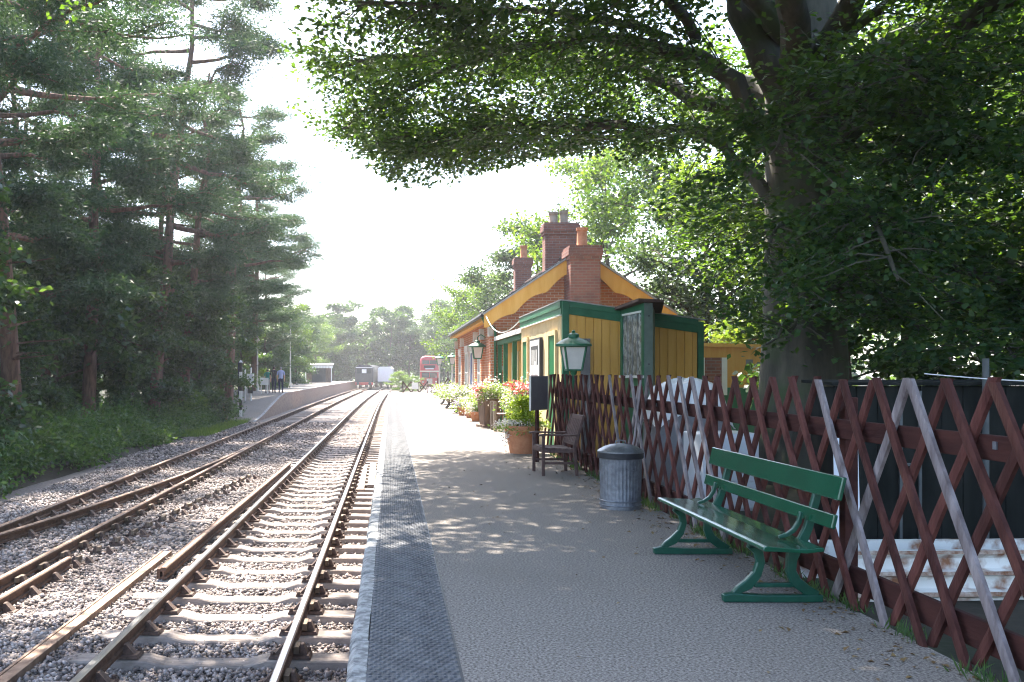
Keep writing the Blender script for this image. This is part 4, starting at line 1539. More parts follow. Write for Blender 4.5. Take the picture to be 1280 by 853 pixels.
# ------------------------------------------------------------------ yard behind the fence
p = empty('yellow_hut', (9.0, 24.5, -.15))
props(p, 'yellow and green timber hut with white framed windows behind the beech trunk', 'building')
MB().box(-.95, 1.6, 0, 3, 0, 1.3).build('dado', 'door_green', p)
MB().box(-.93, 1.58, .02, 2.98, 1.302, 2.4).build('wall', 'yellow_paint', p)
MB().hexa([(-1.05, -.12, 2.4), (1.7, -.12, 2.34), (1.7, 3.1, 2.34), (-1.05, 3.1, 2.4)], [(-1.05, -.12, 2.5), (1.7, -.12, 2.42), (1.7, 3.1, 2.42), (-1.05, 3.1, 2.5)]).build('roof', 'yellow_paint', p)
for x, w, n in ((-.8, .14, 'window_frame'), (-.2, .14, 'window_frame')):
    MB().box(x, x + w, -.03, .018, 1.1, 2.1).build(n, 'white_paint', p)
MB().box(-.655, -.205, -.015, .018, 1.1, 2.1).build('window', 'brick_chimney', p)
for x in (.45, 1.1):
    MB().box(x, x + .18, -.01, .018, 1.75, 2.05).build('small_window', 'grey_paint', p)
MB().box(.9, .93, -.005, .018, 1.3, 2.35).build('batten', 'cream_and_lit_yellow', p)

p = empty('white_cabinet', (4.15, 11.6, -.16), .1)
props(p, 'white enamel cabinet standing behind the fence beside the sheeted stack', 'cabinet')
MB().box(-.36, .36, -.3, .3, 0, .96).build('body', 'white_enamel', p, bevel=.02)
MB().box(-.34, .34, -.325, -.302, .04, .36).build('drawer', 'white_enamel', p, bevel=.008)
MB().box(-.34, .34, -.325, -.302, .375, .92).build('door', 'white_enamel', p, bevel=.008)
MB().tube([(-.27, -.33, .7), (-.27, -.36, .71), (-.27, -.36, .84), (-.27, -.33, .85)], .012, 6).build('handle', 'chrome', p, smooth=True)
# crates under a white sheet
p = empty('sheeted_stack', (4.35, 13.6, -.16))
props(p, 'stack of crates under a crumpled white sheet behind the fence', 'covered crates')
MB().box(-.5, .5, -.45, .45, 0, 1.2).build('crates', 'grey_paint', p, bevel=.01)
rs = np.random.default_rng(2)
g = 15
b = MB()
for j in range(g):
    for i in range(g):
        u, v = i / (g - 1) * 2 - 1, j / (g - 1) * 2 - 1
        e = max(abs(u), abs(v))
        z = 1.62 - .22 * (u * u + .4 * v * v) - (max(0, e - .75) * 1.6) + rs.uniform(-.035, .035)
        b.V.append((u * .56, v * .5, z))
for j in range(g - 1):
    for i in range(g - 1):
        b.F.append((j * g + i, j * g + i + 1, (j + 1) * g + i + 1, (j + 1) * g + i))
        b.I.append(0)
so = b.build('sheet', 'tarp', p, smooth=False)
sm = so.modifiers.new('thick', 'SOLIDIFY')
sm.thickness = .006
# white leaning board
props(MB().hexa([(-.1, -.01, 0), (.1, -.01, 0), (.1, .012, 0), (-.1, .012, 0)], [(-.1, .28, 1.25), (.1, .28, 1.22), (.1, .302, 1.22), (-.1, .302, 1.25)]).build('leaning_board', 'white_enamel', None, loc=(3.98, 8.0, -.17), rot=(0, 0, -.35)),
      'pale flat board leaning behind the fence beside the rusty white trough', 'board')
# rusty white ridged steel trough
p = empty('steel_trough', (4.75, 7.0, -.29), .035)
props(p, 'rusty white painted steel trough with ridged side behind the fence', 'trough')
b = MB()
prof = [(0, 0), (-.04, .02), (-.04, .14), (-.09, .16), (-.09, .20), (-.04, .215), (-.04, .30), (-.09, .32), (-.09, .35), (-.04, .365), (-.04, .44), (-.07, .47), (-.05, .50), (-.01, .50), (-.01, .05), (.7, .05), (.7, .44), (.75, .44), (.75, 0)]
b.prism(list(reversed([(yy, zz_) for yy, zz_ in prof])), 'x', -1.38, 1.5)
b.build('body', 'white_rusty', p)
for z, d in ((.165, .03), (.325, .025), (.478, .025)):
    MB().box(-1.4, 1.52, -.108 if z < .4 else -.085, -.091 if z < .4 else -.071, z, z + d).build('rusty_edge', 'rust_edge', p)
# dark tarred shed
p = empty('tarred_shed', (5.9, 8.6, -.17))
props(p, 'dark tarred board shed with grey framed door behind the rusty trough', 'shed')
x = -1.75
i = 0
while x < 2.5:
    MB().box(x, x + .192, rr.uniform(-.004, .004), .03, 0, 1.595).build('plank', 'tar_board', p)
    x += .2
    i += 1
MB().box(-1.75, 2.6, .032, .5, 0, 1.58).build('body', 'tar_board', p)
MB().hexa([(-1.8, -.05, 1.60), (2.8, -.05, 1.60), (2.8, .6, 1.62), (-1.8, .6, 1.62)], [(-1.8, -.05, 1.63), (2.8, -.05, 1.63), (2.8, .6, 1.65), (-1.8, .6, 1.65)]).build('roof', 'tar_board', p)
for x in (-1.16, -.98):
    MB().box(x, x + .025, -.03, -.006, .1, 1.55).build('frame_upright', 'grey_dark', p)
for z in (.85, 1.52):
    MB().box(-1.134, -.982, -.028, -.006, z, z + .025).build('frame_bar', 'grey_dark', p)
MB().tube([(-.42, -.12, -.1), (-.42, -.12, 1.85)], .028, 10).build('pole', 'grey_dark', p, smooth=True)
MB().tube([(.05, -.08, .4), (.05, -.08, 1.3)], .02, 6).build('pipe', 'grey_dark', p, smooth=True)
pts = [(4.75 + t * 2.2, 8.2 - t * 1.2, 1.54 - .10 * math.sin(PI * t) + .06 * t) for t in np.linspace(0, 1, 14)]
props(MB().tube(pts, .0045, 5).build('wire', 'cable_white', None, smooth=True), 'thin pale wire sagging above the lattice fence under the beech', 'wire')

# ------------------------------------------------------------------ platform end: trellis barrier
def trellis(loc, w, h, n, label, notice=None):
    p = empty('trellis_barrier', loc)
    props(p, label, 'barrier')
    for i in range(n + 1):
        x = i * w / n
        if i < n:
            MB().beam((x, 0, .04), (x + w / n, 0, h), .085, .03, up=(0, 1, 0)).build('slat', 'fence_red', p)
            MB().beam((x, .028, h), (x + w / n, .028, .04), .085, .03, up=(0, 1, 0)).build('slat', 'fence_red', p)
    for x in (0, w):
        MB().box(x - .04, x + .04, -.05, .06, 0, h + .05).build('post', 'fence_rail', p)
    if notice is not None:
        MB().box(notice, notice + .5, -.05, -.03, .28, .78).build('notice', 'white_paint', p)
    return p


trellis((.9, 70.6, 0), 1.9, .85, 3, 'low brown trellis barrier with a white notice across the platform end', .68)
trellis((3.35, 66.0, 0), 2.2, 1.15, 3, 'brown trellis fence with white panel beside the lantern post', 1.1)
props(MB().box(-.45, .45, -.3, .3, 0, .7).build('storage_box', 'planter_wood', None, loc=(3.1, 69.2, 0), bevel=.02), 'dark wooden box by the trellis barrier at the platform end', 'box')

# ------------------------------------------------------------------ double-decker bus
bus = empty('double_decker_bus', (5.0, 120, -.62), -.04)
props(bus, 'red double-decker bus with cream band parked beyond the platform end', 'bus')
HW = 1.25
sec = [(-HW, .45), (HW, .45), (HW, 3.6), (HW - .06, 3.95), (HW - .25, 4.22), (HW - .6, 4.36), (-HW + .6, 4.36), (-HW + .25, 4.22), (-HW + .06, 3.95), (-HW, 3.6)]
b = MB()
st = [(0, .96, 4.0), (.12, .985, 4.25), (.45, 1, 4.36), (7.8, 1, 4.36), (8.2, .98, 4.2)]
k = len(sec)
for (y, sx, zt) in st:
    for (x, z) in sec:
        b.V.append((x * sx, y, .45 + (z - .45) * (zt - .45) / (4.36 - .45)))
for i in range(len(st) - 1):
    for j in range(k):
        j2 = (j + 1) % k
        b.F.append((i * k + j, i * k + j2, (i + 1) * k + j2, (i + 1) * k + j))
        b.I.append(0)
b.F += [tuple(range(k)), tuple(range((len(st) - 1) * k, len(st) * k))]
b.I += [0, 0]
b.build('body', 'bus_red', bus, smooth=True)
MB().box(-1.22, 1.22, -.02, 8.1, 2.28, 2.42).build('cream_band', 'bus_cream', bus)
MB().box(-1.3, 1.3, .3, 8.0, 2.30, 2.40).build('side_band', 'bus_cream', bus)
for x0, x1 in ((-.95, -.03), (.03, .95)):
    MB().box(x0, x1, -.015, .02, 3.28, 3.78).build('upper_window', 'glass_dark', bus)
MB().box(-.75, .75, -.03, .01, 2.78, 3.12).build('destination_box', 'black_paint', bus)
MB().box(-.55, .55, -.036, -.032, 2.60, 2.74).build('destination_blind', 'poster_paper', bus)
MB().box(-.98, -.04, -.02, .02, 1.5, 2.2).build('windscreen', 'glass_dark', bus)
MB().box(.04, .98, -.02, .02, 1.5, 2.2).build('cab_window', 'glass_dark', bus)
MB().box(-.38, .38, -.06, .02, .72, 1.4).build('radiator', 'chrome', bus)
for x in (-.85, .85):
    MB().tube([(x, -.06, .95), (x, .02, .95)], .13, 12).build('headlight', 'chrome', bus)
MB().box(-.3, .3, -.07, -.061, .55, .68).build('number_plate', 'poster_paper', bus)
for s in (-1, 1):
    for i in range(5):
        for z0, z1 in ((1.45, 2.1), (2.95, 3.6)):
            MB().box(s * 1.252, s * 1.235, .7 + i * 1.4, 1.85 + i * 1.4, z0, z1).build('side_window', 'glass_dark', bus)
    for y in (1.5, 6.6):
        w = MB().tube([(s * 1.0, y, .48), (s * 1.27, y, .48)], .48, 20).build('wheel', 'tyre', bus)
        MB().tube([(s * 1.1, y, .48), (s * 1.285, y, .48)], .24, 14).build('rim', 'bus_red', w)

# ------------------------------------------------------------------ train standing far down the second line
tx = -5.19 + cs(132)
trn = empty('parked_train', (tx + .3, 132, RT), -.06)
props(trn, 'dark railway vehicle with red buffer beam standing far along the track', 'train')
b = MB()
b.prism([(-1.3, .95), (1.3, .95), (1.33, 2.4), (1.2, 3.1), (.75, 3.45), (-.75, 3.45), (-1.2, 3.1), (-1.33, 2.4)], 'y', 0, 16)
b.build('body', 'dark_paint', trn)
MB().box(-1.25, 1.25, -.12, .6, .55, .93).build('buffer_beam', 'red_paint', trn)
for x in (-.85, .85):
    MB().tube([(x, -.55, .75), (x, -.12, .75)], .09, 10).build('buffer', 'dark_paint', trn)
    MB().tube([(x, -.6, .75), (x, -.55, .75)], .22, 14).build('buffer_head', 'dark_paint', trn)
for x0, x1 in ((-1.0, -.4), (.4, 1.0)):
    MB().box(x0, x1, -.02, .01, 2.2, 2.85).build('cab_window', 'glass_dark', trn)
MB().box(-.33, .33, -.02, .01, 2.25, 2.8).build('route_panel', 'white_paint', trn)
MB().box(-1.2, 1.2, -.03, .02, 3.0, 3.08).build('roof_line', 'white_paint', trn)
for y in (1.2, 3.4, 12, 14.2):
    for x in (-.75, .75):
        MB().tube([(x - .06, y, .45), (x + .06, y, .45)], .45, 16).build('wheel', 'rail_rust', trn)
van = empty('white_wagon', (-.9, 136, RT), -.05)
props(van, 'white covered wagon next to the dark railway vehicle', 'wagon')
MB().prism([(-1.1, 1.0), (1.1, 1.0), (1.1, 2.9), (.8, 3.2), (-.8, 3.2), (-1.1, 2.9)], 'y', 0, 5).build('body', 'white_paint', van)
MB().box(-1.15, 1.15, -.05, 5.05, .7, .98).build('frame', 'dark_paint', van)
for y in (1, 4):
    for x in (-.75, .75):
        MB().tube([(x - .06, y, .45), (x + .06, y, .45)], .45, 14).build('wheel', 'rail_rust', van)

# ------------------------------------------------------------------ far platform: shelter, posts, signs
p = empty('platform_shelter', (-9.6, 122, fz(122)))
props(p, 'small dark wooden shelter with white valance on the opposite platform', 'shelter')
MB().box(-1.6, 1.6, .1, 2.0, 0, 2.2).build('wall', 'planter_wood', p)
MB().box(-.9, .9, -.005, .095, 0, 1.95).build('opening_shade', 'dark_paint', p)  # solid dark panel; the shade inside the doorway is put into its colour
MB().hexa([(-1.9, -.5, 2.2), (1.9, -.5, 2.2), (1.9, 2.2, 2.5), (-1.9, 2.2, 2.5)], [(-1.9, -.5, 2.3), (1.9, -.5, 2.3), (1.9, 2.2, 2.6), (-1.9, 2.2, 2.6)]).build('roof', 'slate', p)
for i in range(19):
    x = -1.88 + i * .2
    MB().prism([(x, 2.19), (x, 1.95), (x + .08, 1.88), (x + .17, 1.95), (x + .17, 2.19)], 'y', -.53, -.505).build('valance_board', 'white_paint', p)
for x in (-1.7, 1.7):
    MB().box(x - .05, x + .05, -.42, -.32, 0, 2.19).build('post', 'white_paint', p)

p = empty('striped_post', (-7.95, 48.6, gz(-8.2, 48)))
props(p, 'black and white striped signal post beside the opposite platform ramp', 'signal post')
zz_ = 0
for i in range(6):
    MB().box(-.07, .07, -.07, .07, zz_, zz_ + .5).build('band', 'white_paint' if i % 2 == 0 else 'black_paint', p)
    zz_ += .5
MB().box(-.13, -.072, -.05, .05, 1.3, 3.02).build('back_plate', 'cloth_navy', p)
MB().hexa([(-.09, -.09, 3.0), (.09, -.09, 3.0), (.09, .09, 3.0), (-.09, .09, 3.0)], [(-.02, -.02, 3.12), (.02, -.02, 3.12), (.02, .02, 3.12), (-.02, .02, 3.12)]).build('finial', 'white_paint', p)
sp = empty('signal_cabinet', (-8.55, 55, fz(55)))
props(sp, 'white equipment box on two white posts behind the striped post', 'equipment box')
for x in (-.18, .17):
    MB().tube([(x, 0, 0), (x, 0, 1.9 + (.1 if x > 0 else 0))], .05, 8).build('post', 'white_paint', sp)
MB().box(-.06, .36, -.2, -.052, .95, 1.62).build('box', 'white_paint', sp, bevel=.02)
MB().box(.0, .3, -.21, -.202, 1.0, 1.57).build('door', 'white_enamel', sp)
MB().box(.0, .3, -.18, -.05, .45, .82).build('lower_box', 'dark_paint', sp)
rp_ = empty('red_hydrant_post', (-8.5, 47.2, gz(-8.5, 47.2)))
props(rp_, 'short red post in the grass near the foot of the ramp', 'post')
MB().lathe([(.1, 0), (.12, .05), (.1, .12), (.09, .55), (.13, .58), (.13, .64), (.08, .74), (.02, .78)], k=14).build('body', 'red_paint', rp_, smooth=True)
MB().tube([(-.14, 0, .45), (.14, 0, .45)], .035, 8).build('outlet', 'red_paint', rp_)
ns = empty('white_notice', (-8.05, 58.4, fz(58.4)))
props(ns, 'white notice panel on short legs beside the walkers', 'sign')
MB().box(-.26, .26, -.02, .02, .55, 1.0).build('panel', 'white_paint', ns)
for x in (-.2, .2):
    MB().box(x - .025, x + .025, .022, .06, 0, .98).build('leg', 'white_paint', ns)
for x, y, h, lab in ((-9.6, 66, 3.6, 'thin pale lamp column among the bushes by the walkers'), (-9.2, 84, 6.0, 'tall thin lamp column on the opposite platform near the shelter')):
    lp = empty('lamp_column', (x, y, fz(y) - .05))
    props(lp, lab, 'lamp post')
    MB().lathe([(.09, 0), (.09, .5), (.06, .55), (.045, h)], k=8).build('column', 'stone_white', lp, smooth=True)
    MB().lathe([(.05, h), (.16, h + .05), (.13, h + .22), (.03, h + .28)], k=10).build('lamp_head', 'stone_white', lp, smooth=True)


# ------------------------------------------------------------------ people walking away on the opposite platform
def person(label, loc, rz, top, legs, hair, h=1.7, stride=.12, arm=.0):
    s = h / 1.75
    V, Rd, E = [], [], []

    def v(x, y, z, r, par=None, r2=None):
        V.append((x * s, y * s, z * s))
        Rd.append((r * s, (r2 or r) * s))
        if par is not None:
            E.append((par, len(V) - 1))
        return len(V) - 1
    pel = v(0, 0, .95, .155, None, .115)
    wai = v(0, .01, 1.1, .135, pel, .105)
    che = v(0, .015, 1.30, .165, wai, .12)
    shl = v(0, .01, 1.44, .12, che, .09)
    nec = v(0, .02, 1.53, .055, shl)
    hd0 = v(0, .035, 1.60, .075, nec, .085)
    hd1 = v(0, .035, 1.68, .082, hd0, .098)
    v(0, .03, 1.735, .055, hd1, .065)
    v(0, .135, 1.635, .012, hd0)                   # nose
    for sd in (-1, 1):
        v(sd * .085, .03, 1.645, .014, hd0)        # ears
        sh = v(sd * .185, .01, 1.42, .062, shl)
        el = v(sd * .235, -.02 - sd * arm * .4, 1.14, .045, sh)
        wr = v(sd * .235, .05 + sd * arm, .90, .03, el)
        pm = v(sd * .23, .07 + sd * arm, .83, .026, wr, .038)
        for q in range(4):
            f1 = v(sd * .23, .045 + q * .018 + sd * arm, .775, .0085, pm)
            v(sd * .225, .05 + q * .018 + sd * arm, .735 + (.01 if q in (0, 3) else 0), .008, f1)
        v(sd * .215, .115 + sd * arm, .80, .009, pm)
        hp = v(sd * .095, 0, .88, .095, pel)
        kn = v(sd * .10, sd * stride + .03, .49, .066, hp)
        an = v(sd * .10, sd * stride * 1.9, .10, .045, kn)
        he = v(sd * .105, sd * stride * 1.9 + .03, .04, .04, an)
        v(sd * .115, sd * stride * 1.9 + .17, .03, .032, he)
    me = bpy.data.meshes.new('person_cage')
    me.from_pydata(V, E, [])
    o = bpy.data.objects.new('cage', me)
    col.objects.link(o)
    md = o.modifiers.new('skin', 'SKIN')
    md.use_smooth_shade = True
    for i, sv in enumerate(me.skin_vertices[0].data):
        sv.radius = Rd[i]
        sv.use_root = (i == 0)
    sb = o.modifiers.new('sub', 'SUBSURF')
    sb.levels = 1
    sb.render_levels = 1
    dg = bpy.context.evaluated_depsgraph_get()
    nm = bpy.data.meshes.new_from_object(o.evaluated_get(dg))
    bpy.data.objects.remove(o)
    for m in (top, legs, 'skin', 'shoe', hair):
        nm.materials.append(MATS[m])
    for f in nm.polygons:
        c = f.center
        z = c.z / s
        ax = abs(c.x) / s
        i = 0
        if z > 1.52:
            i = 4 if (z > 1.67 or (c.y / s < .03 and z > 1.57)) else 2
        elif z < .085:
            i = 3
        elif ax > .19 and z < 1.17:
            i = 2
        elif z < .97:
            i = 1
        f.material_index = i
        f.use_smooth = True
    nm.name = 'person'
    po_ = link('person', nm, None, loc, (0, 0, rz))
    zmin = min(vv.co.z for vv in nm.vertices)
    po_.location.z -= zmin
    props(po_, label, 'person', 'people walking on the opposite platform')
    return po_


person('person in a teal top and pale trousers walking away behind the white notice', (-8.05, 59.9, fz(59.9)), .05, 'cloth_teal', 'cloth_beige', 'hair_dark', 1.58, .10)
person('person in black top and dark trousers walking between two companions', (-7.55, 59.2, fz(59.2)), -.05, 'cloth_black', 'cloth_navy', 'hair_dark', 1.74, -.09, .05)
person('person in pale blue shirt and navy trousers walking beside the platform edge', (-7.1, 59.2, fz(59.2)), .08, 'cloth_blue', 'cloth_navy', 'hair_grey', 1.72, .08, -.05)


# ------------------------------------------------------------------ trees
def lerp_path(p0, p1, n, sag, rng, jit):
    t = np.linspace(0, 1, n)[:, None]
    P = p0 + (p1 - p0) * t
    P[:, 2] += sag * np.sin(np.pi * t[:, 0])
    L_ = np.linalg.norm(p1 - p0)
    J = rng.normal(size=(n, 3)) * jit * L_
    J[0] = 0
    return P + J * t


def skel(b, path, r0, r1, k):
    n = len(path)
    b.tube(path, [r0 + (r1 - r0) * (i / (n - 1)) for i in range(n)], k, caps=False)


def make_broad(seed, mat, H=10.0, RR=3.6, tr=.17, base=.22, nl=17, per=95, ln=.17, wd=.115, bark='bark_brown', squash=.6, sub=6, low=.5):
    rng = np.random.default_rng(seed)
    b = MB()
    top = np.array([rng.normal() * .5, rng.normal() * .5, H * .9])
    tp = lerp_path(np.zeros(3), top, 8, 0, rng, .012)
    tp[0, 2] = -.3
    skel(b, tp, tr, tr * .22, 8)
    C, Rd = [], []
    for i in range(nl):
        t = (i + .5) / nl
        z = H * (base + (.93 - base) * t)
        p0 = np.array([np.interp(z, tp[:, 2], tp[:, 0]), np.interp(z, tp[:, 2], tp[:, 1]), min(z, H * .9)])
        az = i * 2.399 + rng.uniform(-.5, .5)
        prof = low + (1 - low) * math.sin(PI * min(1, t * 1.15)) if t < .45 else math.sqrt(max(.04, 1 - ((t - .45) / .62) ** 2))
        L_ = RR * prof * rng.uniform(.62, 1.22)
        rise = L_ * rng.uniform(.1, .55) * (1 if t > .15 else .2)
        p1 = p0 + np.array([math.cos(az) * L_, math.sin(az) * L_, rise])
        lp = lerp_path(p0, p1, 6, L_ * .06, rng, .04)
        skel(b, lp, tr * .42 * (1 - t * .5), tr * .07, 5)
        for j in range(sub):
            u = rng.uniform(.28, 1.0)
            q0 = np.array([np.interp(u, np.linspace(0, 1, 6), lp[:, a]) for a in range(3)])
            d = rng.normal(size=3)
            d[2] = d[2] * .5 + .25
            q1 = q0 + unit(d) * L_ * rng.uniform(.18, .42)
            skel(b, lerp_path(q0, q1, 3, 0, rng, .05), tr * .10, tr * .03, 4)
            C += [q1, q0 * .45 + q1 * .55]
            Rd += [rng.uniform(.42, .85) * RR / 3.6, rng.uniform(.35, .7) * RR / 3.6]
        C.append(p1)
        Rd.append(.6 * RR / 3.6)
    C = np.array(C)
    Rd = np.array(Rd)
    V, F = blob_leaves(rng, C, Rd, per, squash, ln, wd, .55)
    return b.mesh('trunk', bark, smooth=True), fast_mesh('crown', V, F, mat)


def make_pine(seed, mat='needles', H=18.0, RR=4.6, tr=.27, base=.22, nl=30, per=165, fork=False):
    rng = np.random.default_rng(seed)
    b = MB()
    top = np.array([rng.normal() * .7, rng.normal() * .7, H * .96])
    tp = lerp_path(np.zeros(3), top, 10, 0, rng, .008)
    tp[0, 2] = -.4
    skel(b, tp, tr, tr * .2, 10)
    C, Rd, D = [], [], []
    for i in range(nl):
        t = (i + .5) / nl
        z = H * (base + (.95 - base) * t)
        p0 = np.array([np.interp(z, tp[:, 2], tp[:, 0]), np.interp(z, tp[:, 2], tp[:, 1]), z])
        az = i * 2.399 + rng.uniform(-.6, .6)
        prof = (.45 + .55 * min(1, t / .35)) if t < .5 else max(.16, 1 - ((t - .5) / .55) ** 1.6)
        L_ = RR * prof * rng.uniform(.5, 1.2)
        p1 = p0 + np.array([math.cos(az) * L_, math.sin(az) * L_, L_ * rng.uniform(-.12, .28)])
        lp = lerp_path(p0, p1, 7, -L_ * .05, rng, .035)
        skel(b, lp, tr * .46 * (1 - t * .55), tr * .07, 6)
        m = int(6 + 3 * prof)
        for j in range(m):
            u = rng.uniform(.42, 1.02)
            uc = min(u, 1.0)
            q0 = np.array([np.interp(uc, np.linspace(0, 1, 7), lp[:, a]) for a in range(3)])
            a2 = az + rng.choice([-1, 1]) * rng.uniform(.3, 1.1)
            l2 = L_ * rng.uniform(.15, .36)
            q1 = q0 + np.array([math.cos(a2) * l2, math.sin(a2) * l2, l2 * rng.uniform(-.3, .25)])
            skel(b, lerp_path(q0, q1, 3, 0, rng, .04), tr * .09, tr * .03, 4)
            C += [q1, q0 * .5 + q1 * .5]
            Rd += [rng.uniform(.5, .95), rng.uniform(.4, .75)]
        C.append(p1)
        Rd.append(.7)
    # bare dead stubs low on the stem
    for i in range(9):
        z = H * rng.uniform(.1, base + .08)
        az = rng.uniform(0, 2 * PI)
        p0 = np.array([np.interp(z, tp[:, 2], tp[:, 0]), np.interp(z, tp[:, 2], tp[:, 1]), z])
        p1 = p0 + np.array([math.cos(az), math.sin(az), rng.uniform(-.1, .3)]) * rng.uniform(.6, 1.8)
        skel(b, lerp_path(p0, p1, 4, 0, rng, .05), .035, .01, 4)
    C = np.array(C)
    Rd = np.array(Rd)
    V, F = blob_leaves(rng, C, Rd, per, .42, .2, .04, .35)
    return b.mesh('trunk', 'bark_pine', smooth=True), fast_mesh('crown', V, F, mat)


def plant_tree(name, meshes, loc, rz, s, label, cat, group=None, lean=0.0):
    t = empty(name, loc, rz)
    t.scale = (s[0], s[0], s[1])
    t.rotation_euler = (lean, 0, rz)
    props(t, label, cat, group)
    link('trunk', meshes[0], t)
    link('crown', meshes[1], t)
    return t


PINES = [make_pine(101), make_pine(102, RR=4.2, H=18, nl=26, base=.3), make_pine(103, RR=5.0, nl=28, base=.26)]
DARKS = [make_broad(201, 'leaf_dark', H=7, RR=2.9, tr=.1, base=.12, nl=16, per=75, ln=.19, wd=.15, low=.8), make_broad(202, 'leaf_dark', H=7, RR=2.8, tr=.1, base=.1, nl=15, per=75, ln=.2, wd=.16, low=.85)]
MIDS = [make_broad(301, 'leaf_mid', per=80), make_broad(302, 'leaf_mid', RR=3.9, per=80)]
BRIGHTS = [make_broad(401, 'leaf_bright', per=85), make_broad(402, 'leaf_bright', RR=4.0, per=85, low=.7)]
GREYS = [make_broad(501, 'leaf_grey', per=85, ln=.2, wd=.14), make_broad(502, 'leaf_grey', RR=3.2, H=11, per=85, ln=.2, wd=.14)]

# --- pines along the opposite side of the line
pines = [(-11.1, 27.2, 0, 1.12, 1.18, 'tall red barked pine rising from the nettles at the wooden marker post'),
         (-13.4, 31.5, 1, .98, 1.12, 'slender pine standing behind the marker post pine'),
         (-11.9, 36.0, 2, 1.05, 1.12, 'pine with a leaning orange stem above the sycamore shrubs'),
         (-15.6, 39.0, 0, 1.0, 1.1, 'pine set back in the dark wood behind the sycamore shrubs'),
         (-10.4, 45.5, 1, 1.05, 1.0, 'broad pine overhanging the foot of the platform ramp'),
         (-13.5, 51.0, 2, 1.0, 1.0, 'pine rising behind the striped signal post'),
         (-11.2, 60.0, 0, .95, .98, 'pine behind the three walkers on the platform'),
         (-12.5, 70.0, 1, .95, .92, 'pine beside the thin pale lamp column'),
         (-11.0, 82.0, 2, .92, .88, 'pine between the two lamp columns'),
         (-12.2, 95.0, 0, .9, .8, 'pine just short of the platform shelter'),
         (-10.8, 41.5, 2, 1.1, 1.28, 'towering pine whose boughs reach over the second track'),
         (-9.5, 53.5, 2, 1.0, 1.12, 'pine leaning out over the top of the platform ramp'),
         (-10.0, 66.5, 1, 1.0, 1.02, 'pine spreading over the platform past the walkers'),
         (-15.5, 23.0, 1, 1.1, 1.2, 'pine at the front corner of the wood beside the sunlit sycamore'),
         (-18.5, 29.0, 2, 1.0, 1.15, 'deep shaded pine farthest back in the wood'),
         (-17.5, 47.0, 1, 1.0, 1.08, 'shaded pine in the second row of the wood')]
for i, (x, y, v, s, sh, lab) in enumerate(pines):
    plant_tree('pine_tree', PINES[v], (x, y, gz(x, y)), i * 1.37, (s, sh), lab, 'pine tree', 'pines beside the line', lean=.05 if v == 2 else .01)
# --- broadleaf understorey on the left
under = [(-11.6, 21.0, 0, 1.0, 'sycamore shrub with pale sunlit leaves nearest the front of the wood'),
         (-12.6, 29.5, 1, .8, 'dark sycamore shrub between the first pine stems'),
         (-10.9, 39.5, 0, 1.0, 'large dark sycamore shrub spreading above the nettles'),
         (-9.6, 44.5, 1, .82, 'sycamore shrub with glossy leaves beside the thin wooden post'),
         (-10.6, 49.5, 0, .85, 'dark shrub behind the striped signal post'),
         (-15.5, 26.0, 1, 1.1, 'dark shrub deep among the front pine stems'),
         (-15.0, 34.5, 0, 1.0, 'dark shrub closing the gap behind the leaning pine'),
         (-19, 36, 1, 1.4, 'tall dark shrub at the back of the wood'),
         (-21, 27, 0, 1.5, 'broad dark tree at the very back of the wood'),
         (-11.6, 55.5, 1, .9, 'dark shrub behind the white equipment box'),
         (-13.0, 35.5, 1, 1.25, 'tall dark shrub wrapped round the leaning pine'),
         (-13.6, 43.0, 0, 1.3, 'tall dark shrub behind the thin wooden post'),
         (-12.0, 47.5, 1, 1.15, 'bushy dark shrub behind the red post'),
         (-12.8, 62.0, 0, 1.1, 'dark shrub behind the walkers'),
         (-11.6, 71.0, 1, .9, 'dark shrub at the back of the platform past the walkers'),
         (-11.9, 79.0, 0, 1.0, 'dark shrub between the lamp columns'),
         (-12.0, 88.0, 1, 1.0, 'dark shrub beyond the tall lamp column'),
         (-12.2, 99.0, 0, 1.1, 'dark shrub a little before the shelter'),
         (-12.8, 110.0, 1, 1.1, 'dark shrub hard by the shelter wall'),
         (-18, 55, 0, 1.6, 'large dark shrub in the wood behind the equipment box'),
         (-17, 66, 1, 1.6, 'large dark shrub in the wood past the walkers')]
for i, (x, y, v, s, lab) in enumerate(under):
    plant_tree('sycamore_shrub', DARKS[v], (x, y, gz(x, y)), i * 2.1, (s, s), lab, 'shrub', 'shrubs under the pines')
lefts = [(-10.6, 66, BRIGHTS[0], .62, .55, 'bright green young tree leaning over the platform by the walkers'),
         (-10.4, 76, GREYS[0], .7, .6, 'grey green bushy tree behind the lamp column'),
         (-10.3, 90, BRIGHTS[1], .75, .8, 'sunlit lime green tree along the opposite platform'),
         (-10.8, 104, GREYS[1], .85, .85, 'grey green tree just before the shelter'),
         (-12.0, 118, MIDS[0], .9, .9, 'green tree crowding the back of the shelter'),
         (-11.0, 132, BRIGHTS[0], .9, .95, 'pale green tree beyond the shelter'),
         (-24, 44, MIDS[1], 1.3, 1.3, 'broad green tree behind the pine wood'),
         (-26, 60, MIDS[0], 1.4, 1.4, 'tall green tree behind the shaded pines'),
         (-20, 75, MIDS[1], 1.3, 1.3, 'green tree filling the wood behind the lamp columns'),
         (-19, 96, GREYS[0], 1.3, 1.2, 'grey green tree in the wood behind the shelter')]
for i, (x, y, m, s, sh, lab) in enumerate(lefts):
    plant_tree('woodland_tree', m, (x, y, gz(x, y) + (.9 if x > -12.4 and y > 58 else 0)), i * 1.9, (s, sh), lab, 'tree', 'trees along the opposite platform')
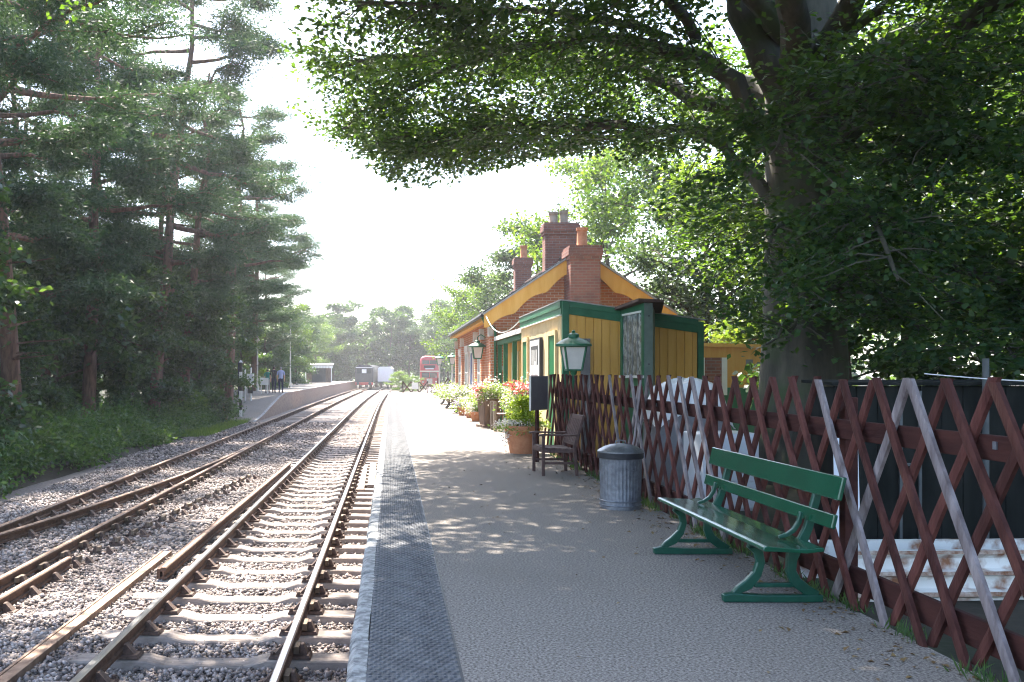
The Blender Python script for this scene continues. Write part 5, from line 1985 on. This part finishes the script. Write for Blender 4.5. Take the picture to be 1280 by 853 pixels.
# --- trees behind the station and beyond
rights = [(12.4, 51, BRIGHTS[0], 1.35, 1.42, 'tall sunlit tree rising behind the station chimneys'),
          (9.4, 62, GREYS[0], 1.15, 1.18, 'grey green tree behind the station roof ridge'),
          (7.9, 74, BRIGHTS[1], 1.05, 1.02, 'light green tree at the far end of the station house'),
          (8.4, 90, GREYS[1], 1.1, 1.0, 'pale grey green tree beside the parked bus'),
          (9.2, 107, MIDS[0], 1.1, 1.05, 'green tree overhanging the parked bus'),
          (8.6, 138, GREYS[0], 1.2, 1.15, 'hazy tree directly behind the bus'),
          (3.0, 158, MIDS[1], 1.25, 1.15, 'hazy tree closing the line behind the white wagon'),
          (-4.5, 166, GREYS[1], 1.25, 1.1, 'hazy tree beyond the parked train'),
          (-10.5, 152, MIDS[0], 1.2, 1.15, 'hazy dark tree at the end of the opposite platform'),
          (13.0, 160, MIDS[0], 1.4, 1.3, 'distant tree on the skyline to the station side'),
          (13.2, 36, MIDS[1], 1.25, 1.25, 'dark green tree behind the station gable'),
          (10.4, 30.5, GREYS[1], .8, .72, 'silvery leaved tree beside the station gable'),
          (11.8, 25.5, BRIGHTS[1], 1.0, 1.0, 'bright backlit tree behind the yellow hut'),
          (17.5, 31, BRIGHTS[0], 1.3, 1.3, 'sunlit tree at the back of the yard'),
          (14.5, 19.5, MIDS[0], 1.15, 1.15, 'green tree behind the beech trunk'),
          (19.5, 22, BRIGHTS[1], 1.35, 1.35, 'bright tree deep in the wood behind the beech'),
          (16.0, 12.5, MIDS[1], 1.1, 1.1, 'shaded tree behind the tarred shed'),
          (12.2, 14.2, DARKS[0], 1.0, 1.0, 'dark leafy shrub behind the tarred shed'),
          (9.6, 19.0, DARKS[1], .75, .75, 'dark holly like shrub at the foot of the beech'),
          (24, 40, MIDS[0], 1.6, 1.6, 'large tree behind the station yard'),
          (25, 16, GREYS[1], 1.5, 1.5, 'tall pale tree beyond the tarred shed')]
far_ends = ['hazy bushy tree behind the parked train', 'hazy tree behind the white wagon roof', 'hazy tree between white wagon and bus', 'dark hazy tree past the nose of the bus',
            'hazy rounded tree on the skyline over the train', 'hazy broad tree on the skyline over the wagon', 'hazy tree at the far bend of the line', 'hazy tree rising behind the bus roof',
            'hazy thicket at the far end of the opposite platform', 'hazy thicket to the station side of the bus']
for i, lab in enumerate(far_ends):
    x = -13 + i * 3.1
    rights.append((x, 146 + (i * 7) % 22, DARKS[i % 2], 1.5 + .12 * (i % 3), 1.55 + .22 * ((i * 2) % 3), lab))
for i, (x, y, m, s, sh, lab) in enumerate(rights):
    plant_tree('woodland_tree', m, (x, y, gz(x, y)), i * 2.3 + .4, (s, sh), lab, 'tree', 'trees on the station side')
plant_tree('hazel_bush', (DARKS[0][0], BRIGHTS[0][1]), (-8.9, 41.5, -1.0), .7, (.2, .17), 'small pale leaved hazel bush in front of the glossy sycamore shrub', 'bush')
# pale bushes at the end of the line
for i, (x, y, s, lab) in enumerate(((.9, 92, .34, 'pale yellow green bush at the end of the platform'), (2.2, 98, .28, 'low pale bush in front of the parked bus'))):
    plant_tree('pale_bush', DARKS[i][:1] + BRIGHTS[i][1:], (x, y, -.9), i, (s, s * .75), lab, 'bush', 'bushes past the platform end')


# ------------------------------------------------------------------ the great beech over the platform
BT = np.array([6.48, 14.5, 0.0])
rng = np.random.default_rng(77)
beech = empty('beech_tree', (BT[0], BT[1], -.16))
props(beech, 'huge beech with thick grey trunk whose leafy boughs overhang the platform', 'tree')
b = MB()


def wob(i, t, r):
    return r * (1 + .05 * math.sin(3 * t + i * .4) + .035 * math.sin(5 * t - i * .7) + (.12 * max(0, 2 - i) * math.cos(6 * t) * .4))


tz = [-.4, .0, .5, 1.2, 2.2, 3.4, 4.6, 5.6, 6.8, 8.5]
trd = [.98, .86, .72, .66, .61, .575, .56, .575, .52, .40]
b.lathe(list(zip(trd, tz)), k=22, mod=wob)
OFFS = BT


def bough(pts, r0, r1, k=9):
    pts = np.array(pts, float)
    # smooth the control points
    n = max(8, int(np.sum(np.linalg.norm(np.diff(pts, axis=0), axis=1)) / .5))
    t = np.linspace(0, 1, len(pts))
    tt = np.linspace(0, 1, n)
    P = np.stack([np.interp(tt, t, pts[:, a]) for a in range(3)], 1)
    for _ in range(2):
        P[1:-1] = (P[:-2] + P[1:-1] * 2 + P[2:]) / 4
    P[1:] += rng.normal(size=(n - 1, 3)) * .05
    rad = r0 + (r1 - r0) * tt ** .8
    b.tube([tuple(p - OFFS) for p in P], list(rad), k, caps=False)
    return P


def zpx(y, Y):
    return EYE + (VPY - y) / FPX * Y


def xpx(x, Y):
    return (x - VPX) / FPX * Y


boughs = [
    # platform side: most seen against the sky, the added shade boughs unseen
    ([(6.3, 14.5, 4.6), (xpx(945, 14.3), 14.3, zpx(150, 14.3)), (xpx(915, 14.2), 14.2, zpx(80, 14.2)), (xpx(850, 14.2), 14.2, zpx(52, 14.2)), (xpx(760, 14.4), 14.4, zpx(45, 14.4)), (1.9, 15.2, 6.9), (-.2, 16.4, 7.2), (-1.2, 17.0, 7.2)], .19, .02),
    ([(6.1, 14.5, 4.1), (xpx(940, 14.8), 14.8, zpx(205, 14.8)), (xpx(890, 15), 15, zpx(165, 15)), (xpx(790, 15.4), 15.4, zpx(163, 15.4)), (2.7, 16.2, 5.9), (.8, 17.4, 6.2), (-.4, 18.2, 6.1)], .12, .018),
    ([(6.2, 14.3, 5.4), (5.4, 14.0, 7.0), (4.8, 13.6, 9.2), (3.6, 13.2, 11.4), (2.0, 13, 13)], .30, .05),
    ([(3.9, 15.3, 5.7), (2.4, 16.4, 6.0), (.9, 17.6, 5.9), (-.1, 18.4, 5.5)], .07, .02),
    ([(2.2, 15.2, 7.0), (.6, 17.2, 7.0), (-.6, 18.4, 6.8), (-1.0, 18.9, 6.6)], .06, .012),
    ([(4.3, 14.4, 6.8), (2.6, 13.6, 6.9), (1.0, 12.8, 6.7), (-.4, 12.2, 6.5)], .07, .02),
    ([(5.2, 15.0, 5.5), (4.2, 16.8, 5.9), (3.2, 18.6, 6.1), (2.4, 20.2, 6.0)], .07, .02),
    ([(3.2, 15.8, 5.8), (1.8, 18.2, 6.6), (.6, 20.4, 7.0), (-.6, 22.0, 7.2)], .07, .02),
    ([(6.3, 14.6, 5.2), (4.2, 17.2, 7.4), (2.0, 19.6, 8.4), (-.4, 21.4, 8.8)], .16, .03),
    ([(4.6, 13.9, 6.6), (2.8, 11.4, 7.0), (1.2, 9.4, 6.9), (0, 8, 6.6)], .09, .02),
    ([(6.4, 14.3, 7.4), (2.6, 13, 9.8), (-1.4, 12.2, 10.6), (-5.2, 12, 10.2), (-7, 11.6, 9.6)], .2, .03),  # unseen bough, added to shade the track near the camera
    ([(6.4, 14.3, 7.6), (3.6, 16.4, 10.2), (.6, 17.8, 11.4), (-2, 18.6, 11.6)], .2, .03),
    ([(4.2, 12.9, 7.6), (1.4, 12.0, 8.0), (-1.4, 11.6, 8.2), (-4.0, 11.6, 7.9)], .12, .02),  # this and the next two: out of view, put in to shade the near track
    ([(3.4, 9.0, 8.0), (1.0, 9.2, 8.2), (-1.4, 9.4, 8.1), (-3.2, 9.4, 7.7)], .12, .02),
    ([(.6, 11.0, 9.0), (-2, 12.2, 9.2), (-4.4, 13, 9.2), (-6, 13.2, 8.9)], .12, .02),
    # yard side
    ([(6.7, 14.4, 5.2), (xpx(1050, 14), 14, zpx(95, 14)), (xpx(1140, 13.7), 13.7, zpx(40, 13.7)), (xpx(1235, 13.5), 13.5, zpx(-5, 13.5)), (10.8, 13.2, 8.2), (13, 13, 9)], .24, .05),
    ([(6.8, 14.3, 4.6), (xpx(1065, 13.6), 13.6, zpx(140, 13.6)), (xpx(1170, 13), 13, zpx(115, 13)), (xpx(1285, 12.6), 12.6, zpx(80, 12.6)), (10.8, 12, 6.2)], .20, .04),
    # over the camera
    ([(6.3, 14.1, 5.8), (5.0, 11.8, 7.2), (3.4, 9.0, 8.0), (1.6, 6.2, 8.3), (.2, 4.0, 8.2)], .24, .04),
    ([(6.4, 14.1, 6.4), (3.6, 12.4, 8.2), (.6, 11.0, 9.0), (-2.4, 9.8, 9.2), (-5.0, 9.2, 8.8)], .22, .035),
    ([(6.4, 14.3, 7.0), (3.4, 14.4, 9.2), (.4, 14.6, 10.2), (-2.4, 14.6, 10.4), (-4.0, 13.8, 10)], .22, .035),
    ([(6.6, 14.1, 6.2), (6.2, 11, 7.4), (5.6, 7.6, 7.8), (5.0, 4.6, 7.6), (4.6, 2, 7)], .2, .035),
    ([(6.9, 14.1, 5.6), (8.2, 11.2, 6.6), (9.2, 8.4, 6.8), (9.8, 5.6, 6.4)], .2, .035),
    ([(6.8, 15, 5.8), (8.2, 18, 7.6), (9.8, 21, 8.4), (11, 23.5, 8.6)], .2, .035),
    ([(6.3, 15, 6.0), (5.6, 18, 7.8), (4.6, 20.6, 8.6), (3.2, 22.2, 8.8)], .2, .035),
    # top
    ([(6.5, 14.5, 8), (6.8, 14.4, 11), (6.3, 14.6, 14.5), (6.6, 14.8, 18)], .38, .05),
    ([(6.5, 14.5, 9.5), (8.6, 14, 12), (10.2, 13.4, 14), (11.4, 13, 15.4)], .2, .04),
    ([(6.5, 14.5, 9), (5, 16.5, 12), (3.4, 18, 14), (2.4, 19, 15)], .2, .04),
    ([(6.5, 14.5, 10), (4, 12.6, 12.6), (1.2, 11, 14), (-1.2, 9.6, 14.4)], .2, .04),
    ([(6.5, 14.5, 10.5), (5.6, 10.6, 13), (4.6, 7, 14), (4, 4, 14)], .2, .04),
    # low drooping sprays in front of the trunk
    ([(6.6, 14.0, 4.4), (7.2, 12.4, 4.7), (7.8, 10.8, 4.2), (8.2, 9.6, 3.2)], .09, .02),
    ([(6.4, 13.9, 4.0), (6.3, 12.6, 4.2), (6.0, 11.4, 3.5), (5.8, 10.6, 2.7)], .08, .02),
    ([(6.9, 14.1, 3.6), (8.2, 12.8, 3.7), (9.4, 11.6, 3.1), (10.2, 10.8, 2.3)], .08, .02),
    ([(6.2, 14.0, 3.7), (5.6, 13.2, 3.9), (5.2, 12.6, 3.5), (4.9, 12.2, 2.9)], .07, .02),
    ([(6.9, 14.2, 3.0), (7.6, 12.6, 3.0), (8.0, 11, 2.5), (8.3, 9.8, 1.9)], .07, .02),
    ([(7.0, 14.4, 4.2), (9, 14, 4.8), (10.8, 13.6, 4.4), (12.2, 13.2, 3.4)], .1, .02),
    ([(6.5, 15.1, 4.2), (6.6, 17, 4.8), (6.8, 19, 4.6), (6.9, 20.6, 4.0)], .09, .02),
    ([(6.5, 13.9, 5.4), (6.4, 12.6, 5.9), (6.2, 11.4, 5.5), (6.0, 10.4, 4.8)], .08, .02),
    ([(6.7, 13.9, 4.9), (6.9, 12.8, 5.2), (7.0, 11.8, 4.9), (7.1, 11.0, 4.3)], .07, .02),
    ([(6.2, 13.9, 4.9), (5.6, 12.9, 5.2), (5.2, 12.2, 4.9), (4.9, 11.6, 4.4)], .07, .02),
    ([(6.6, 13.9, 6.4), (7.0, 12.4, 6.9), (7.3, 11, 6.6), (7.5, 9.8, 5.9)], .09, .02),
    ([(6.3, 13.9, 3.2), (6.2, 13.0, 3.3), (6.1, 12.2, 3.0), (6.0, 11.6, 2.6)], .06, .015),
    ([(7.0, 14.1, 3.4), (8.6, 11.8, 3.0), (9.0, 10.2, 2.4), (9.0, 9.0, 1.9)], .07, .02),
    ([(7.1, 14.2, 5.0), (9.2, 12.6, 5.2), (10.4, 11.4, 4.4), (11, 10.6, 3.4)], .08, .02),
    ([(6.9, 14.1, 2.8), (8.2, 11.4, 2.2), (8.0, 9.9, 1.95), (7.4, 9.2, 1.75)], .05, .015),
    ([(6.4, 13.9, 2.6), (5.8, 13.2, 2.4), (5.4, 12.6, 2.1), (5.0, 12.2, 1.85)], .05, .015),
    ([(6.8, 14.0, 2.4), (7.2, 12.8, 2.3), (7.4, 11.6, 2.0), (7.2, 10.6, 1.75)], .05, .015),
]
# outline of the crown against the sky, from the photograph: nothing of it hangs below this line
OLX = [-400, 40, 60, 100, 120, 320, 335, 362, 400, 440, 500, 560, 600, 650, 700, 760, 790, 830, 870, 905, 950, 1400]
OLY = [-8, -8, 32, 30, -8, -8, 108, 150, 172, 196, 236, 234, 216, 207, 195, 196, 225, 310, 380, 440, 466, 472]
sprC, sprD, sprR, sprS = [], [], [], []
for bi, (pts, r0, r1) in enumerate(boughs):
    P = bough(pts, r0, r1)
    n = len(P)
    L_ = np.sum(np.linalg.norm(np.diff(P, axis=0), axis=1))
    small = r0 <= .1
    ns = int(L_ * (9.5 if small else 10.5))
    for j in range(ns):
        u = rng.uniform(.25 if not small else .15, 1.0)
        i0 = min(n - 2, int(u * (n - 1)))
        p0 = P[i0] + (P[i0 + 1] - P[i0]) * (u * (n - 1) - i0)
        d0 = unit(P[i0 + 1] - P[i0])
        sd = np.array([-d0[1], d0[0], 0]) * rng.choice([-1, 1])
        d = unit(d0 * rng.uniform(.1, .9) + sd * rng.uniform(.4, 1.1) + np.array([0, 0, rng.uniform(-.5, .35)]))
        l2 = rng.uniform(.5, 1.6) if small else rng.uniform(.6, 3.0)
        p1 = p0 + d * l2
        p1[2] -= .1 * l2 * l2 * .5
        q = lerp_path(p0, p1, 4, .06, rng, .03)
        pr = (VPX + FPX * p1[0] / max(.5, p1[1]), VPY - FPX * (p1[2] - EYE) / max(.5, p1[1]))
        keep = pr[1] < np.interp(pr[0], OLX, OLY) - 6
        if p1[1] < 2.5:
            keep = True
        if not keep:
            continue
        b.tube([tuple(v - OFFS) for v in q], [.013, .010, .007, .003], 4, caps=False)
        for uu in (.4, .6, .8, 1.0):
            c = p0 + (p1 - p0) * uu + rng.normal(size=3) * .07
            sprC.append(c)
            sprD.append(d)
            sprR.append(rng.uniform(.3, .52) * (.999 if small else 1.0))
            sprS.append(small and p1[1] < 14.2)
b.V = [(v[0], v[1], v[2] + .16) for v in b.V]
b.build('trunk', 'bark_beech', beech, smooth=True)
sprC, sprD, sprR = np.array(sprC), np.array(sprD), np.array(sprR)


def in_outline(C, margin):
    px = VPX + FPX * C[:, 0] / np.maximum(.5, C[:, 1])
    py = VPY - FPX * (C[:, 2] - EYE) / np.maximum(.5, C[:, 1])
    ok = py < np.interp(px, OLX, OLY) + margin
    return ok | (C[:, 1] < 2.5), px, py


def spray_leaves(C, D, Rd, per, ln, wd, six):
    n0 = len(C)
    n = n0 * per
    Cc = np.repeat(C, per, 0)
    Dd = np.repeat(D, per, 0)
    Rr = np.repeat(Rd, per)[:, None]
    S = np.cross(Dd, np.array([[0, 0, 1.0]]))
    S = unit(S)
    tilt = np.repeat(rng.normal(size=(n0, 2)) * .28, per, 0)
    u = rng.normal(size=n) * .55
    v = rng.normal(size=n) * .55
    P = Cc + (Dd * u[:, None] + S * v[:, None]) * Rr
    P[:, 2] += rng.normal(size=n) * .06 + (u * tilt[:, 0] + v * tilt[:, 1]) * Rr[:, 0]
    N = rng.normal(size=(n, 3)) * .42
    N[:, 2] += 1.0
    N[:, :2] += tilt
    T = Dd * .7 + S * np.sign(v)[:, None] * .7 + rng.normal(size=(n, 3)) * .4
    T[:, 2] -= .25
    ok, px, py = in_outline(P, 0)
    P, N, T = P[ok], N[ok], T[ok]
    m = len(P)
    return leaf_arrays(P, N, T, ln * rng.uniform(.7, 1.2, m), wd * rng.uniform(.75, 1.2, m), six=six)


sprS = np.array(sprS)
ok, px, py = in_outline(sprC, 10)
ok &= ~(sprS & (rng.uniform(size=len(sprC)) < .16))
seen = ok & (sprC[:, 1] > 3) & (px > -60) & (px < 1340) & (py > -60)
off = ok & ~seen
print('sprays', len(sprC), seen.sum(), off.sum())
V1, F1 = spray_leaves(sprC[seen], sprD[seen], sprR[seen], 22, .112, .075, False)
V2, F2 = spray_leaves(sprC[off], sprD[off], sprR[off] * 1.2, 15, .17, .12, False)
V1 = V1 - np.array([BT[0], BT[1], -.16])
V2 = V2 - np.array([BT[0], BT[1], -.16])
print('beech leaves', len(F1), len(F2))
link('crown', fast_mesh('crown', V1, F1, 'leaf_beech'), beech)
link('upper_crown', fast_mesh('crown', V2, F2, 'leaf_beech'), beech)

# ------------------------------------------------------------------ far-off wood closing the view
rng = np.random.default_rng(91)
C = []
for i in range(2300):
    k = rng.uniform()
    if k < .45:
        p = (rng.uniform(-70, 60), rng.uniform(172, 205))
        h = 11.5
    elif k < .78:
        p = (rng.uniform(-46, -29), rng.uniform(5, 175))
        h = 14
    else:
        p = (rng.uniform(30, 45), rng.uniform(5, 175))
        h = 14
    hh = h * (.75 + .25 * math.sin(p[0] * .35 + 1) * math.cos(p[1] * .21))
    C.append((p[0], p[1], -1 + hh * rng.uniform(.05, 1) ** .8))
V, F = blob_leaves(rng, np.array(C), rng.uniform(1.4, 2.6, len(C)), 36, .7, .62, .46, .5)
props(link('far_wood', fast_mesh('far_wood', V, F, 'leaf_dark')), 'far-off wood closing the view behind the trees', 'wood', kind='stuff')

# ------------------------------------------------------------------ undergrowth, grass, litter
rng = np.random.default_rng(88)
n = 3000
cy = 17 + 34 * rng.uniform(0, 1, n) ** 1.2
cx = -8.35 - rng.uniform(0, 1, n) ** 1.4 * 7.5 + .25 * np.sin(cy * .8)
hgt = np.clip((-7.8 - cx) * 1.2, .25, 1.25) * (.62 + .5 * np.sin(cx * 2.3 + cy * 1.3) * np.sin(cy * .9 - cx))
cz = np.array([gz(a, c) for a, c in zip(cx, cy)]) + hgt * rng.uniform(.25, 1.0, n)
V, F = blob_leaves(rng, np.stack([cx, cy, cz], 1), rng.uniform(.22, .5, n), 26, .9, .13, .085, .5)
props(link('nettle_undergrowth', fast_mesh('undergrowth', V, F, 'leaf_under')), 'green nettles and brambles covering the bank under the pines', 'undergrowth', kind='stuff')
n = 9000
gx = rng.uniform(-8.8, -7.2, n)
gy = rng.uniform(36, 52, n)
C = np.stack([gx, gy, np.interp(gx, [-8.7, -7.6, -6.9], [-1.0, -1.0, -.975])], 1)
T = rng.normal(size=(n, 3)) * .35
T[:, 2] = 1
N = rng.normal(size=(n, 3))
N[:, 2] *= .2
V, F = leaf_arrays(C, N, T, rng.uniform(.1, .26, n), np.full(n, .02))
props(link('verge_grass', fast_mesh('grass', V, F, 'leaf_bright')), 'short bright grass at the foot of the far ramp', 'grass', kind='stuff')
n = 700
u = rng.uniform(0, 1, n)
lx = 3.0 - np.abs(rng.normal(size=n)) * .22 - .02
lx = np.where(rng.uniform(size=n) < .12, rng.uniform(.5, 3, n), lx)
ly = 4 + 13 * u
C = np.stack([lx, ly, np.full(n, .006)], 1)
N = rng.normal(size=(n, 3)) * .25
N[:, 2] = 1
T = rng.normal(size=(n, 3))
V, F = leaf_arrays(C, N, T, rng.uniform(.02, .06, n), rng.uniform(.015, .035, n), fold=.25)
props(link('leaf_litter', fast_mesh('litter', V, F, 'dry_leaf')), 'dry brown leaf litter gathered along the fence foot', 'leaf litter', kind='stuff')

n = 2600
gy = rng.uniform(4, 17.2, n)
gx = 3.03 + rng.normal(size=n) * .035 - .05 * (np.sin(gy * 3.1) > .3)
keep = np.sin(gy * 2.3) * np.sin(gy * 5.1 + 1) > -.25
C = np.stack([gx, gy, np.full(n, -.005)], 1)[keep]
m = len(C)
T = rng.normal(size=(m, 3)) * .5
T[:, 2] = 1
N = rng.normal(size=(m, 3))
N[:, 2] *= .2
V, F = leaf_arrays(C, N, T, rng.uniform(.03, .12, m), np.full(m, .011))
props(link('fence_weeds', fast_mesh('weeds', V, F, 'leaf_under')), 'thin grass and weeds growing along the foot of the lattice fence', 'weeds', kind='stuff')

# ------------------------------------------------------------------ summer haze
hz = bpy.data.materials.new('haze_air')
hz.use_nodes = True
hn = hz.node_tree
for nd in list(hn.nodes):
    if nd.type == 'BSDF_PRINCIPLED':
        hn.nodes.remove(nd)
pv_ = hn.nodes.new('ShaderNodeVolumePrincipled')
pv_.inputs['Color'].default_value = (0.93, 0.94, 0.97, 1)
pv_.inputs['Density'].default_value = 0.0006
pv_.inputs['Anisotropy'].default_value = 0.35
hn.links.new(pv_.outputs[0], hn.nodes['Material Output'].inputs['Volume'])
o = MB().box(-625, 625, -625, 625, -2.4, 27.5)
me = bpy.data.meshes.new('haze')
me.from_pydata(o.V, [], o.F)
me.materials.append(hz)
ho = link('haze', me)
ho['kind'] = 'stuff'
